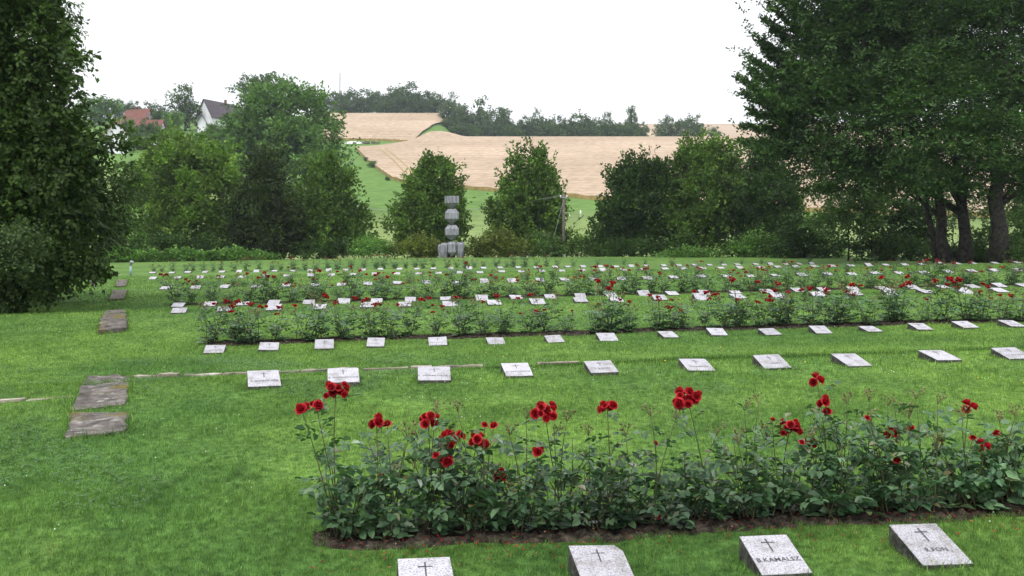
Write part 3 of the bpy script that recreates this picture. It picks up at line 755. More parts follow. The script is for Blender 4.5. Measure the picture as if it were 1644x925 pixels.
def far(name, label, pr, px, top, Y, wpx=None, base=None, group=None):
    x = px_at(px, Y); z0 = gz(x, Y) - 0.3
    h = (HY - top) / FPX * Y - z0
    root = thing(name, label, "tree", (x, Y, z0), 0, group)
    me, tr = PROT[pr]
    ws = (wpx / FPX * Y) / (h * {0: .78, 1: .7, 2: 1.1, 3: .5, 4: .3, 5: .8}[pr]) if wpx else 1.0
    a = obj("crown", me, root); t = obj("trunk", tr, root)
    rz = (px * 0.37) % 6.28
    for o in (a, t):
        o.scale = (h * ws, h * ws, h); o.rotation_euler = (0, 0, rz)
    return root
FG = "trees of the wood on the hilltop"
wood = [(515, 150, 505, 26, 0), (540, 146, 498, 40, 0), (570, 142, 505, 46, 0), (600, 140, 498, 46, 2), (632, 142, 505, 44, 0), (652, 133, 496, 48, 0), (680, 142, 500, 46, 2), (700, 150, 494, 36, 0), (555, 160, 492, 36, 1), (620, 158, 490, 40, 2), (670, 160, 490, 40, 2)]
for i, (px, top, Y, w_, pr) in enumerate(wood):
    far("oak_tree", "tall dark oak of the hilltop wood, %s along from the big round tree" % nth(i + 1), pr, px, top, Y, w_, group=FG)
FH = "trees lining the top edge of the wheat field"
line = [(724, 152, 470, 34, 1), (742, 166, 462, 40, 0), (718, 190, 452, 28, 2), (735, 196, 448, 30, 0), (770, 164, 458, 42, 1), (787, 178, 452, 30, 0), (805, 174, 456, 20, 4), (814, 180, 452, 24, 1), (832, 189, 450, 38, 2), (850, 186, 452, 30, 0),
        (866, 180, 450, 32, 1), (890, 186, 452, 34, 0), (912, 187, 450, 32, 2), (932, 181, 452, 40, 0), (948, 188, 450, 34, 2), (965, 192, 452, 24, 0), (976, 180, 455, 16, 3), (990, 192, 450, 34, 2), (1014, 171, 456, 13, 4), (1010, 190, 450, 34, 2), (1030, 194, 450, 30, 2), (760, 196, 446, 40, 2), (880, 198, 447, 60, 2), (1000, 201, 447, 50, 2), (940, 200, 447, 50, 2), (820, 199, 447, 50, 2)]
for i, (px, top, Y, w_, pr) in enumerate(line):
    far("field_tree", "bluish green tree on the crest of the wheat field, %s from the tall wood" % nth(i + 1), pr, px, top, Y, w_, group=FH)
far("willow_tree", "broad rounded tree standing alone at the far end of the crest line", 2, 1078, 183, 455, 52)
far("willow_tree", "smaller rounded tree touching the lone broad tree on the crest", 0, 1112, 184, 458, 34)
far("field_bush", "tiny solitary bush on the crest beyond the lone broad tree", 0, 1147, 203, 447, 20)
VG = "trees around the village houses"
vil = [(229, 193, 250, 24, 1, "slim dark tree right before the red hip roof"), (246, 194, 245, 22, 0, "round tree before the faded red roof"), (206, 188, 258, 22, 5, "leafy tree between the orange and the red roof"), (343, 199, 250, 22, 0, "dark round tree before the white gable wall"), (198, 222, 215, 18, 0, "round tree before the orange roofed house"), (160, 152, 330, 70, 5, "wide pale green tree rising behind the linden"), (192, 160, 420, 22, 0, "small bluish tree far behind the orange roof"), (213, 162, 420, 26, 0, "bluish tree far behind the red roof"),
       (241, 164, 285, 28, 0, "dark tree in front of the red roofed house"), (258, 168, 280, 28, 0, "dark tree between red roof and tall ragged tree"), (278, 175, 275, 36, 5, "leafy tree at the foot of the tall ragged tree"),
       (297, 136, 290, 34, 3, "tall ragged open crowned tree beside the white gabled house"), (215, 205, 225, 34, 1, "dark conifer like tree between the village roofs"), (232, 215, 220, 30, 1, "dark slim tree next to the low white house"),
       (272, 205, 215, 44, 5, "bushy tree behind the top of the maple"), (352, 197, 240, 44, 5, "leafy tree below the white gabled house"), (322, 212, 240, 24, 5, "small leafy tree under the house annex"), (375, 215, 215, 40, 5, "leafy tree between the gabled house and the big round tree"), (250, 200, 260, 34, 0, "tree behind the low white house")]
for px, top, Y, w_, pr, lab in vil:
    far("village_tree", lab, pr, px, top, Y, w_, group=VG)
# scrub along the field edge
for i, (px, py, w_) in enumerate([(598, 268, 15), (588, 258, 9), (622, 289, 8)]):
    x, y, z = cast(px, py)
    far("field_bush", "small green bush on the lower wheat edge, %s down the slope" % nth(i + 1), 5, px, py - w_ * 0.75, y - 1.5, w_, group="bushes along the wheat edge")

# ------------------------------------------------------------------ houses
def house(label, px, Y, base_py, wdt, dep, eave, ridge, rz, roofm, name="house", windows=()):
    x = px_at(px, Y); z0 = min(gz(x, Y), (HY - base_py) / FPX * Y) - 1.0
    root = thing(name, label, "house", (x, Y, z0), rz)
    e = eave + 1.0; r_ = ridge + 1.0
    w2, d2 = wdt / 2, dep / 2
    mb = MB()
    mb.add([(-w2, -d2, 0), (w2, -d2, 0), (w2, d2, 0), (-w2, d2, 0), (-w2, -d2, e), (w2, -d2, e), (w2, d2, e), (-w2, d2, e), (0, -d2, r_), (0, d2, r_)],
           [(0, 1, 5, 8, 4), (2, 3, 7, 9, 6), (0, 4, 7, 3), (1, 2, 6, 5)])
    obj("wall", mb.mesh("wall", M["plaster"]), root)
    mb = MB(); ov = 0.5; k = (r_ - e) / w2; t = 0.22
    for s in (-1, 1):
        a = [(0, -d2 - ov, r_ + .05), (s * (w2 + ov), -d2 - ov, e - k * ov + .05), (s * (w2 + ov), d2 + ov, e - k * ov + .05), (0, d2 + ov, r_ + .05)]
        b_ = [(p[0], p[1], p[2] + t) for p in a]
        mb.add(a + b_, [(0, 1, 2, 3), (7, 6, 5, 4), (0, 4, 5, 1), (1, 5, 6, 2), (2, 6, 7, 3), (3, 7, 4, 0)])
    rf = obj("roof", mb.mesh("roof", M[roofm]), root)
    if name != 'annex':
        mb = MB(); mb.box((w2 * 0.25, d2 * 0.3, r_ + 0.3), (0.6, 0.6, 1.6)); obj("chimney", mb.mesh("chimney", M["roof_red"]), rf)
    for (wx, wz) in windows:
        mb = MB(); mb.box((wx, -d2 - 0.02, wz + 1), (1.1, 0.12, 1.3))
        f = obj("window", mb.mesh("window", M["white"]), root)
        mb = MB(); mb.box((wx, -d2 - 0.09, wz + 1), (0.85, 0.04, 1.05)); obj("pane", mb.mesh("pane", M["glass_dark"]), f)
    return root
def house_px(label, px, base_py, w_px, d_m, eave_px, ridge_px, rz, roofm, name="house", windows=()):
    x, Y, z = cast(px, base_py); k = Y / FPX
    return house(label, px, Y, base_py, w_px * k, d_m, eave_px * k, ridge_px * k, rz, roofm, name, windows)
house_px("white gabled house under a steep dark grey roof beside the big round tree", 352, 208, 30, 13, 18, 43, R(-26), "roof_dark")
house_px("low white annex with dark roof edge in front of the gabled house", 325, 212, 13, 5, 14, 25, R(15), "roof_dark", name="annex")
house_px("house with a weathered red hip roof among the village trees", 222, 214, 22, 8, 18, 37, R(70), "roof_red")
house_px("long low building with a faded red roof behind dark trees", 242, 218, 16, 7, 14, 24, R(84), "roof_red")
house_px("house with an orange tiled roof and white wall seen through linden twigs", 186, 245, 34, 7, 26, 48, R(25), "roof_orange", windows=((-1.6, 2.0), (1.6, 2.0)))
house_px("low plain white house partly hidden by the maple top", 257, 253, 24, 5, 20, 26, R(10), "roof_dark", windows=((-1.0, 1.2),))

# heap under sheets by the field corner
x, y, z = cast(568, 231)
mb = MB(); rr = random.Random(3)
nx_, ny_ = 12, 5
vs = []
for j in range(ny_):
    for i in range(nx_):
        a = i / (nx_ - 1) * 2 - 1; c_ = j / (ny_ - 1) * 2 - 1
        vs.append((a * 3.6, c_ * 1.4, max(0, (1 - abs(a) ** 3) * (1 - c_ * c_)) * 1.0 + rr.random() * 0.12 - 0.1))
mb.add(vs, [(j * nx_ + i, j * nx_ + i + 1, (j + 1) * nx_ + i + 1, (j + 1) * nx_ + i) for j in range(ny_ - 1) for i in range(nx_ - 1)])
hp = thing("straw_heap", "low heap covered with white sheeting at the corner of the upper field", "heap", (x, y, z))
obj("sheeting", mb.mesh("sheeting", M["white"], True), hp)
mb = MB()
for i in range(9): mb.box((4.2 + rr.uniform(-.5, 6), rr.uniform(-1, 1), 0.25 + rr.random() * .3), (1.3, .9, .7), 0, Matrix.Rotation(rr.random() * 3, 3, 'Z'))
obj("stone_pile", mb.mesh("stone_pile", M["old_stone"]), hp)

# radio mast
x = px_at(546, 620); z0 = gz(x, 620)
root = thing("radio_mast", "thin lattice radio mast above the hilltop wood", "mast", (x, 620, z0))
mb = MB(); ht = (HY - 117) / FPX * 620 - z0
for k in range(3):
    t = k * 2.094; mb.tube([(1.3 * math.cos(t), 1.3 * math.sin(t), 0), (0.35 * math.cos(t), 0.35 * math.sin(t), ht)], 0.13, 4)
for i in range(20):
    f = i / 20; r_ = 1.3 - 0.95 * f
    pts = [(r_ * math.cos(k * 2.094), r_ * math.sin(k * 2.094), ht * f) for k in range(3)]
    for k in range(3): mb.tube([pts[k], pts[(k + 1) % 3]], 0.06, 3)
obj("lattice", mb.mesh("lattice", M["metal"]), root)
mb = MB(); mb.tube([(0, 0, ht), (0, 0, ht + 3)], 0.09, 5); obj("antenna", mb.mesh("antenna", M["metal"]), root)

# ------------------------------------------------------------------ monument, pole, standpipe, markers
def prism_profile(mb, prof, n=8, c=(0, 0), mi=0, chamf=0.22):
    """stack of chamfered squares: prof = (z, half width)"""
    vs = []
    for z_, h in prof:
        k = h * (1 - chamf)
        vs += [(c[0] + a, c[1] + b_, z_) for a, b_ in ((k, -h), (h, -k), (h, k), (k, h), (-k, h), (-h, k), (-h, -k), (-k, -h))]
    fs = []
    for i in range(len(prof) - 1):
        for k in range(8): fs.append((i * 8 + k, i * 8 + (k + 1) % 8, (i + 1) * 8 + (k + 1) % 8, (i + 1) * 8 + k))
    fs.append(tuple(range(7, -1, -1))); fs.append(tuple((len(prof) - 1) * 8 + k for k in range(8)))
    mb.add(vs, fs, mi)
Ym = 77.0; s = Ym / FPX
x = px_at(725.5, Ym); zg = gz(x, Ym)
root = thing("stone_column", "grey memorial column of three stacked faceted stones on a clustered base", "monument", (x, Ym, zg - 0.15), R(8))
def zpy(py): return (HY - py) * s - (zg - 0.15)
for (yb, yt, prof) in [(387, 361, [(387.2, .05), (377.5, .97), (367.5, .97), (362.6, .64), (361.4, .58)]),
                       (361, 335.5, [(361.2, .05), (351.5, .97), (342, .97), (337.2, .64), (335.9, .58)]),
                       (335, 315, [(335.7, .05), (326.5, .97), (315.8, .99), (315.3, .96)])]:
    mb = MB(); prism_profile(mb, [(zpy(p), h * 11 * s) for p, h in prof], chamf=0.12)
    obj("faceted_stone", mb.mesh("faceted_stone", M["monument"]), root)
for k, (dx, dy, w_, top, bot) in enumerate([(0, -0.42, 6.6, 388.5, 409), (-12, -0.1, 6.4, 390, 408.5), (12.2, -0.1, 6.4, 389, 408), (-17.5, 0.35, 4.5, 392, 407), (16.8, 0.35, 4.2, 388.5, 406), (0, 0.5, 8, 388, 409)]):
    mb = MB(); hw = w_ * s
    prism_profile(mb, [(-0.2 if k else zpy(bot) - 0.05, hw * .45), (zpy(bot - 4), hw), (zpy(top + 3.5), hw), (zpy(top), hw * .6)], c=(dx * s, dy), chamf=0.45)
    obj("base_stone", mb.mesh("base_stone", M["monument"]), root)

Yp = 79.0; x = px_at(905, Yp); zg = gz(x, Yp)
root = thing("utility_pole", "weathered wooden utility pole carrying thin wires at the lawn edge", "pole", (x, Yp, zg - 0.1))
hp_ = (HY - 311) / FPX * Yp - zg + 0.1
mb = MB(); mb.tube([(0, 0, 0), (0, 0, hp_ * 0.5), (0, 0, hp_)], [0.14, 0.125, 0.10], 10); obj("post", mb.mesh("post", M["pole_wood"], True), root)
mb = MB(); mb.box((0, -0.14, hp_ - 0.35), (0.6, 0.06, 0.05)); obj("crossarm", mb.mesh("crossarm", M["metal"]), root)
for sx_ in (-0.26, 0.26):
    mb = MB(); mb.tube([(sx_, -0.14, hp_ - 0.33), (sx_, -0.14, hp_ - 0.22), (sx_, -0.14, hp_ - 0.14)], [0.05, 0.06, 0.03], 8); obj("insulator", mb.mesh("insulator", M["white"], True), root)
mb = MB(); mb.box((0.02, -0.2, 0.22), (0.26, 0.12, 0.3)); obj("base_plate", mb.mesh("base_plate", M["white"]), root)
for k, (sx_, ex, ey, ez) in enumerate([(-0.26, 560, 118, 322), (0.26, 570, 121, 322)]):
    A = Vector((x + sx_, Yp - 0.14, zg - 0.1 + hp_ - 0.12)); B = Vector((px_at(ex, ey), ey, (HY - 330) / FPX * ey))
    pts = [A.lerp(B, t) - Vector((0, 0, 1.1 * 4 * t * (1 - t))) for t in np.linspace(0, 1, 16)]
    mb = MB(); mb.tube([p - A for p in pts], 0.012, 4)
    tag(obj("overhead_wire", mb.mesh("overhead_wire", M["metal"]), None, A), ["thin wire sagging away from the near crossarm tip of the utility pole", "thin wire sagging away from the outer crossarm tip of the utility pole"][k], "wire")
mb = MB(); A = Vector((x, Yp, zg - 0.1 + hp_ - 0.5)); B = Vector((px_at(880, Yp), Yp - 0.5, gz(px_at(880, Yp), Yp - 0.5)))
mb.tube([Vector((0, 0, hp_ - 0.5)), Vector((B.x - x, -0.5, 0))], 0.012, 4); obj("stay_wire", mb.mesh("stay_wire", M["metal"]), root)

x, y = px_plane(210, 52.0); zg = gz(x, y)
root = thing("standpipe", "blue grey water standpipe with a pale bent spout on the lawn", "standpipe", (x, y, zg - 0.03))
mb = MB(); mb.tube([(0, 0, 0), (0, 0, 0.55)], [0.07, 0.06], 8); obj("post", mb.mesh("post", M["bluegrey"], True), root)
mb = MB(); mb.tube([(0, 0, 0.53), (0, 0, 0.68), (0.05, -0.05, 0.76), (0.13, -0.1, 0.76), (0.16, -0.1, 0.66)], [0.06, 0.07, 0.085, 0.06, 0.045], 8); obj("spout", mb.mesh("spout", M["metal"], True), root)
for k, (px, py, hpx, lab) in enumerate([(932, 351, 13, "white and grey marker post standing in the meadow past the pole"), (915, 349, 5, "short white marker post in the meadow close behind the pole")]):
    x, y, zg = cast(px, py); h = hpx / FPX * y; w_ = 2.6 / FPX * y / 2
    root = thing("marker_post", lab, "post", (x, y, zg - 0.05))
    mb = MB(); mb.tube([(0, 0, 0), (0, 0, h * 0.45)], w_ * 0.8, 8); obj("post", mb.mesh("post", M["metal"], True), root)
    mb = MB(); mb.tube([(0, 0, h * 0.45), (0, 0, h * 0.98), (0, 0, h + .05)], [w_, w_, w_ * .5], 8); obj("cap", mb.mesh("cap", M["white"], True), root)

# ------------------------------------------------------------------ old paving stones at the lawn edge
MASK = []        # (centre u, v, half u, half v) kept free of grass, in row coordinates
POLY = []        # convex polygons in XY kept free of grass
def paving(label, quad, h=0.07, seed=0, mossy=False):
    P = [cast(px, py, h) for px, py in quad]
    rr = random.Random(seed)
    c = Vector((sum(p[0] for p in P) / 4, sum(p[1] for p in P) / 4, sum(p[2] for p in P) / 4))
    # outline with worn edges
    out = []
    for i in range(4):
        a = Vector(P[i]); b_ = Vector(P[(i + 1) % 4])
        n_ = max(4, int((b_ - a).length / 0.12))
        for k in range(n_):
            p = a.lerp(b_, k / n_); q = (c - p).normalized() * rr.uniform(-0.03, 0.04)
            out.append(Vector((p.x + q.x, p.y + q.y, gz(p.x, p.y) + h)) - c)
    n_ = len(out)
    inner = [p * 0.93 for p in out]
    for p, o_ in zip(inner, out): p.z = o_.z + 0.010 + rr.uniform(-0.006, 0.006)
    core = [p * 0.5 for p in out]
    for p, o_ in zip(core, out): p.z = o_.z + 0.010 + rr.uniform(-0.010, 0.010)
    low_ = [Vector((p.x, p.y, p.z - h - 0.2)) for p in out]
    mb = MB(); vs = low_ + out + inner + core
    fs = []
    for lv in range(3):
        for i in range(n_): fs.append((lv * n_ + i, lv * n_ + (i + 1) % n_, (lv + 1) * n_ + (i + 1) % n_, (lv + 1) * n_ + i))
    fs.append(tuple(3 * n_ + i for i in range(n_)))
    # orient: counter-clockwise from above
    ar = sum(out[i].x * out[(i + 1) % n_].y - out[(i + 1) % n_].x * out[i].y for i in range(n_))
    if ar < 0: fs = [tuple(reversed(f)) for f in fs]
    mb.add(vs, fs)
    o = obj("paving_stone", mb.mesh("paving_stone", M["old_stone"]), None, c)
    tag(o, label, "paving stone", "old paving stones along the lawn edge")
    POLY.append(np.array([(p[0], p[1]) for p in P]))
    return o
paving("narrow pale paving stone at the corner of the stone edging", [(139, 603), (210, 604), (208, 612.5), (133, 616.5)], 0.012, 1)
paving("broad grey purple paving stone with lichen flecks, next to the corner stone", [(131, 618), (209, 613.5), (202, 650), (115, 659)], 0.015, 2)
paving("lichen covered broad paving stone closest to the camera with a mossy corner", [(113, 663), (205, 662), (202, 692), (104, 703)], 0.022, 3)
paving("thin pale paving stone at the back of the middle stone group", [(168, 501), (204, 497.6), (203, 501.5), (165, 505)], 0.03, 4)
paving("grey paving stone behind the orange mossy one", [(164.5, 506), (203, 502.5), (203, 513), (161, 514)], 0.05, 5)
paving("orange mossed paving stone with a dark undercut front edge", [(160.5, 515), (204, 514), (204, 526), (158, 530)], 0.09, 6)
paving("brownish paving stone pair piece nearer the camera of the far group", [(181, 466), (204, 465), (199, 479), (175, 480.5)], 0.06, 7)
paving("small paving stone farthest along near the standpipe", [(188, 449), (205, 449), (202, 458.5), (185.5, 459.5)], 0.06, 8)
paving("half sunk pale paving stone by itself under the linden edge", [(142, 449), (150, 448), (157, 459), (149, 460)], 0.03, 9)

def edging(name, label, line, w_=0.12, h=0.05, seed=1, gaps=()):
    rr = random.Random(seed)
    P = [cast(px, py, 0.03) for px, py in line]
    d = [0]
    for a, b_ in zip(P, P[1:]): d.append(d[-1] + math.hypot(b_[0] - a[0], b_[1] - a[1]))
    mb = MB(); t = 0.0
    while t < d[-1]:
        L_ = rr.uniform(0.25, 0.8); e = min(t + L_ - rr.uniform(0.02, 0.09), d[-1])
        if rr.random() > 0.02 and not any(g0 < t / d[-1] < g1 for g0, g1 in gaps):
            dz = rr.uniform(-0.03, 0.0); n_ = 5; rows_ = []
            for k in range(n_):
                s_ = t + (e - t) * k / (n_ - 1)
                xx = np.interp(s_, d, [p[0] for p in P]); yy = np.interp(s_, d, [p[1] for p in P])
                ww = w_ * rr.uniform(0.85, 1.1)
                z_ = gz(xx, yy)
                rows_.append([(xx, yy - ww / 2, z_ - .12), (xx, yy - ww / 2, z_ + h + dz), (xx, yy + ww / 2, z_ + h + dz + rr.uniform(-.006, .006)), (xx, yy + ww / 2, z_ - .12)])
            vs = [p for r_ in rows_ for p in r_]
            fs = [(k * 4 + a, k * 4 + a + 1, (k + 1) * 4 + a + 1, (k + 1) * 4 + a)[::-1] for k in range(n_ - 1) for a in range(3)]
            fs += [(0, 1, 2, 3), ((n_ - 1) * 4 + 3, (n_ - 1) * 4 + 2, (n_ - 1) * 4 + 1, (n_ - 1) * 4)]
            mb.add(vs, fs)
        t += L_
    o = obj(name, mb.mesh(name, M["edging"]))
    return tag(o, label, kind="structure")
EDGE = [(211, 602.5), (300, 600.5), (390, 598), (540, 592.5), (680, 588), (820, 583.5), (940, 580), (1050, 577)]
edging("kerb", "line of worn edging stones running behind the second slab row", EDGE, seed=4, gaps=((0.62, 0.68), (0.8, 0.86), (0.94, 0.97)))
edging("kerb", "short line of edging stones left of the paving", [(-40, 644), (40, 638.5), (124, 631.5)], w_=0.12, h=0.03, seed=9)

# ------------------------------------------------------------------ grave slabs
def text_mesh(body, size):
    cu = bpy.data.curves.new("inscription", 'FONT')
    cu.body = body; cu.size = size; cu.align_x = 'CENTER'; cu.align_y = 'CENTER'; cu.resolution_u = 2; cu.offset = 0.0004
    o = bpy.data.objects.new("inscription", cu); COL.objects.link(o)
    dg = bpy.context.evaluated_depsgraph_get()
    me = bpy.data.meshes.new_from_object(o.evaluated_get(dg))
    bpy.data.objects.remove(o)
    return me

SW, SD, SHB, SHF = 0.31, 0.36, 0.155, 0.035
def slab_mesh(seed, w=SW, d=SD, hb=SHB, hf=SHF, chip=0.0):
    rr = random.Random(seed)
    import bmesh
    bm = bmesh.new()
    j = lambda s_=0.006: rr.uniform(-s_, s_)
    low_ = [(-w / 2 - .008, -d / 2 - .004, -0.12), (w / 2 + .008, -d / 2 - .004, -0.12), (w / 2 + .008, d / 2 + .004, -0.12), (-w / 2 - .008, d / 2 + .004, -0.12)]
    top_ = [(-w / 2 + j(), -d / 2 + j(), hf + j(.004)), (w / 2 + j(), -d / 2 + j(), hf + j(.004)), (w / 2 + j(), d / 2 + j(), hb + j(.004)), (-w / 2 + j(), d / 2 + j(), hb + j(.004))]
    if chip:
        a = Vector(top_[2]); e1 = Vector(top_[1]) - a; e2 = Vector(top_[3]) - a
        p1 = a + e1 * chip; p2 = a + e2 * chip * 0.8
        top_ = [top_[0], top_[1], tuple(p1), tuple(p2), top_[3]]
        low_ = [low_[0], low_[1], (p1.x + .006, p1.y, -.12), (p2.x, p2.y + .006, -.12), low_[3]]
    vl = [bm.verts.new(p) for p in low_]; vt = [bm.verts.new(p) for p in top_]
    n_ = len(vl)
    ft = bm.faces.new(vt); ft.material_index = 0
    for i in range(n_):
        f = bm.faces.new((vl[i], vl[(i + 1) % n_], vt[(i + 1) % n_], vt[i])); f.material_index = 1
    bmesh.ops.bevel(bm, geom=[e for e in ft.edges], offset=0.005, segments=2, affect='EDGES', profile=0.6, material=0)
    me = bpy.data.meshes.new("grave_slab"); bm.normal_update(); bm.to_mesh(me); bm.free()
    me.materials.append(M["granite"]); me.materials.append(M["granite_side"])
    return me
SLABS = [slab_mesh(k) for k in range(6)] + [slab_mesh(7, chip=.07), slab_mesh(8, chip=.05), slab_mesh(9, w=SW * .95), slab_mesh(10, w=SW * 1.05)]
SLAB_CHIP = slab_mesh(20, chip=0.16)
def cross_mesh(hh=0.13, ww=0.085, th=0.0085):
    mb = MB()
    mb.add([(-th / 2, 0, 0), (th / 2, 0, 0), (th * .6, hh, 0), (-th * .6, hh, 0)], [(0, 1, 2, 3)])
    mb.add([(-ww / 2, hh * .68, 0.0004), (ww / 2, hh * .68, 0.0004), (ww / 2, hh * .68 + th * .9, 0.0004), (-ww / 2, hh * .68 + th * .9, 0.0004)], [(0, 1, 2, 3)])
    return mb
CROSS = cross_mesh().mesh("engraved_cross", M["engraving"])
CROSS_W = cross_mesh(0.12, 0.08, 0.008).mesh("engraved_cross", M["engraving_worn"])
TILT = math.atan2(SHB - SHF, SD)
TXT = {}
def add_marks(root, text, worn=True, tsize=0.042, ty=-0.045):
    def place(o, y_):
        o.rotation_euler = (TILT, 0, 0)
        zc = (SHB + SHF) / 2
        o.location = (0, y_ * math.cos(TILT) - math.sin(TILT) * 0.0025, zc + y_ * math.sin(TILT) + math.cos(TILT) * 0.0035)
    c = obj("engraved_cross", CROSS_W if worn else CROSS, root); place(c, 0.015)
    if text:
        key = (text, tsize, worn)
        if key not in TXT:
            me = text_mesh(text, tsize); me.materials.clear(); me.materials.append(M["engraving_worn" if worn else "engraving"]); TXT[key] = me
        t = obj("inscription", TXT[key], root); place(t, ty)

z5 = lambda l: [220 + a / 3.914 for a in l]
z6 = lambda l: [600 + a / 3.914 for a in l]
z7 = lambda l: [1000 + a / 4.982 for a in l]
z8 = lambda l: [1310 + a / 4.922 for a in l]
ROWS = {
    1: [684, 966, 1243, 1494],
    2: [424, 551, 697, 830, 965, 1119, 1239, 1367, 1509, 1626],
    3: [345, 432, 521, 603, 703, 796, 890, 975, 1073, 1151, 1236, 1317, 1398, 1478, 1550, 1625],
    4: [288, 360, 440, 513, 590, 650, 722, 793, 863, 932, 990, 1059, 1126, 1185, 1249, 1313, 1372, 1430, 1487, 1550, 1604],
    5: z5([260, 458, 665, 860, 1080, 1300, 1505]) + z6([230, 452, 680, 895, 1110, 1300, 1490]) + z7([170, 395, 650, 900, 1160, 1395, 1605]) + z8([300, 530, 765, 1005, 1240, 1450, 1640]),
    6: z5([180, 368, 550, 750, 935, 1120, 1285, 1450]) + z6([150, 332, 518, 695, 868, 1045, 1200, 1382, 1555]) + z7([195, 405, 630, 830, 1015, 1222, 1432]) + z8([95, 285, 468, 660, 852, 1047, 1232, 1410, 1600]),
    7: z5([100, 255, 395, 527, 660, 808, 940, 1092, 1222, 1358, 1495]) + z6([10, 145, 280, 408, 540, 668, 805, 928, 1057, 1183, 1310, 1440, 1570]) + z7([170, 338, 485, 640, 785, 938, 1105, 1240, 1385, 1535]) + z8([130, 278, 418, 553, 703, 838, 988, 1120]),
    8: z5([97, 218, 318, 427, 533, 643, 750, 863, 980, 1088, 1205, 1312, 1422, 1530]) + z6([42, 162, 272, 375, 483, 600, 690, 795, 908, 1022, 1140, 1220, 1316, 1425, 1525, 1620]) + z7([67, 190, 327, 450, 575, 695, 810, 918, 1065, 1182, 1305, 1410, 1512]),
}
ROWS[7] += [1562, 1598, 1634]
NAMES2 = ["V. KOROLCZIJ", "R. KOVNOVICZ", "A. ADAMOVICZ J.", "A. ANTONICZ", "L. JURINA", "B. KAMINO", "I. JANEV", "", "", "N. KOVALEV"]
NAMES3 = ["V. KOMARCZUK", "A. SERGEJEV", "", "I. SINKOV", "ANTON CHARIN", "NIKOLAJ VOLKOV", "I. IVANOV", "A. ADAMOV", "", "I. IVANOV", "A. KARP", "I. SINKOV", "A. ADAMOV", "I. IVANOV", "N. VOLKOV", "N. VOLKOV"]
rr = random.Random(77)
row_words = {1: "nearest row", 2: "second row", 3: "third row", 4: "fourth row", 5: "fifth row", 6: "sixth row", 7: "seventh row", 8: "rearmost row"}
fixed = {(1, 1): "pale granite grave slab cut off by the frame below the first rose bush end",
         (1, 2): "granite grave slab with a chipped corner and thin engraved cross, cut by the frame",
         (1, 3): "speckled granite grave slab with cross and a long engraved name, beside bare soil",
         (1, 4): "granite grave slab with cross and a short engraved name, dark rough side showing"}
for k, xs in ROWS.items():
    for i, px in enumerate(xs):
        x, y = px_plane(px, ROW_V[k] + rr.uniform(-.04, .04) * (k > 1))
        me = SLABS[rr.randrange(10)]
        if (k, i) == (1, 1): me = SLAB_CHIP
        sc_ = rr.uniform(0.95, 1.06) * (1.0 if k != 2 else 1.1)
        if k == 1: sc_ = 0.98
        o = obj("grave_slab", me, None, (x, y, gz(x, y) + rr.uniform(-.015, .008)), TH + R(rr.uniform(-4, 4)) * (0.5 if k == 1 else 1))
        o.rotation_euler.x = R(rr.uniform(-2.5, 2.5)); o.rotation_euler.y = R(rr.uniform(-2, 2))
        if k >= 4 and rr.random() < 0.12: o.rotation_euler.x += R(10)
        o.scale = (sc_, sc_ * rr.uniform(.95, 1.08), sc_ * (1.0 if k == 1 else rr.uniform(.66, .84)))
        if (k, i) == (2, 0): o.rotation_euler = (R(2), 0, TH + R(9))
        lab = fixed.get((k, i + 1)) or "pale granite grave slab, %s from the left end of the %s" % (nth(i + 1), row_words[k] if k in (1, 8) else row_words[k] + " from the camera")
        tag(o, lab, "grave slab", "granite grave slabs set in rows on the lawn")
        if k == 1:
            add_marks(o, ["", "", "B.KAMALSZ", "R.FON"][i], False, 0.052 if i == 2 else 0.05, -0.065)
        elif k == 2:
            add_marks(o, NAMES2[i], True, 0.043, -0.07)
        elif k == 3:
            add_marks(o, NAMES3[i], True, 0.036, -0.07)
        elif k in (4, 5) and rr.random() < 0.7:
            add_marks(o, "", True)
        if k <= 4:
            u_ = x * UD[0] + y * UD[1]; v_ = x * VD[0] + y * VD[1]
            MASK.append((u_, v_, SW * sc_ / 2 - .01, SD * sc_ / 2 - .01))

# ------------------------------------------------------------------ rose beds
def uv2xy(u, v): return u * UD[0] + v * VD[0], u * UD[1] + v * VD[1]
BEDS = []
def soil_bed(u0, u1, vc, w_, label, step=0.03, slope=0.0):
    us = np.arange(u0, u1, step); vs = np.linspace(-1, 1, 21)
    U, V_ = np.meshgrid(us, vs, indexing='ij')
    wid = w_ / 2 * (1 + 0.22 * wob(U, V_ * 0, 3.1, 5) + 0.12 * wob(U, V_ * 0 + 3, 11, 2))
    ends = np.minimum(1, np.minimum((U - u0 + .05) / 0.35, (u1 - U + .05) / 0.35)) ** 0.5
    VV = vc + slope * (U - u0) + V_ * wid * ends
    X, Y = uv2xy(U, VV)
    Z = ground(X, Y) + np.where(np.abs(V_) > 0.95, -0.03, 0.006 + 0.016 * (1 - V_ ** 2) + 0.012 * wob(X, Y, 19, 4) + 0.010 * wob(X, Y, 47, 6) + 0.010 * np.random.default_rng(3).normal(size=X.shape))
    nr, nc = X.shape
    i = np.arange(nr - 1)[:, None] * nc + np.arange(nc - 1)[None, :]
    faces = np.stack([i, i + nc, i + nc + 1, i + 1], -1).reshape(-1, 4)
    o = obj("soil", np_mesh("soil", np.stack([X, Y, Z], -1).reshape(-1, 3), 4, M["soil"], faces, None, True))
    BEDS.append((u0, u1, vc, w_, slope))
    return tag(o, label, kind="structure")

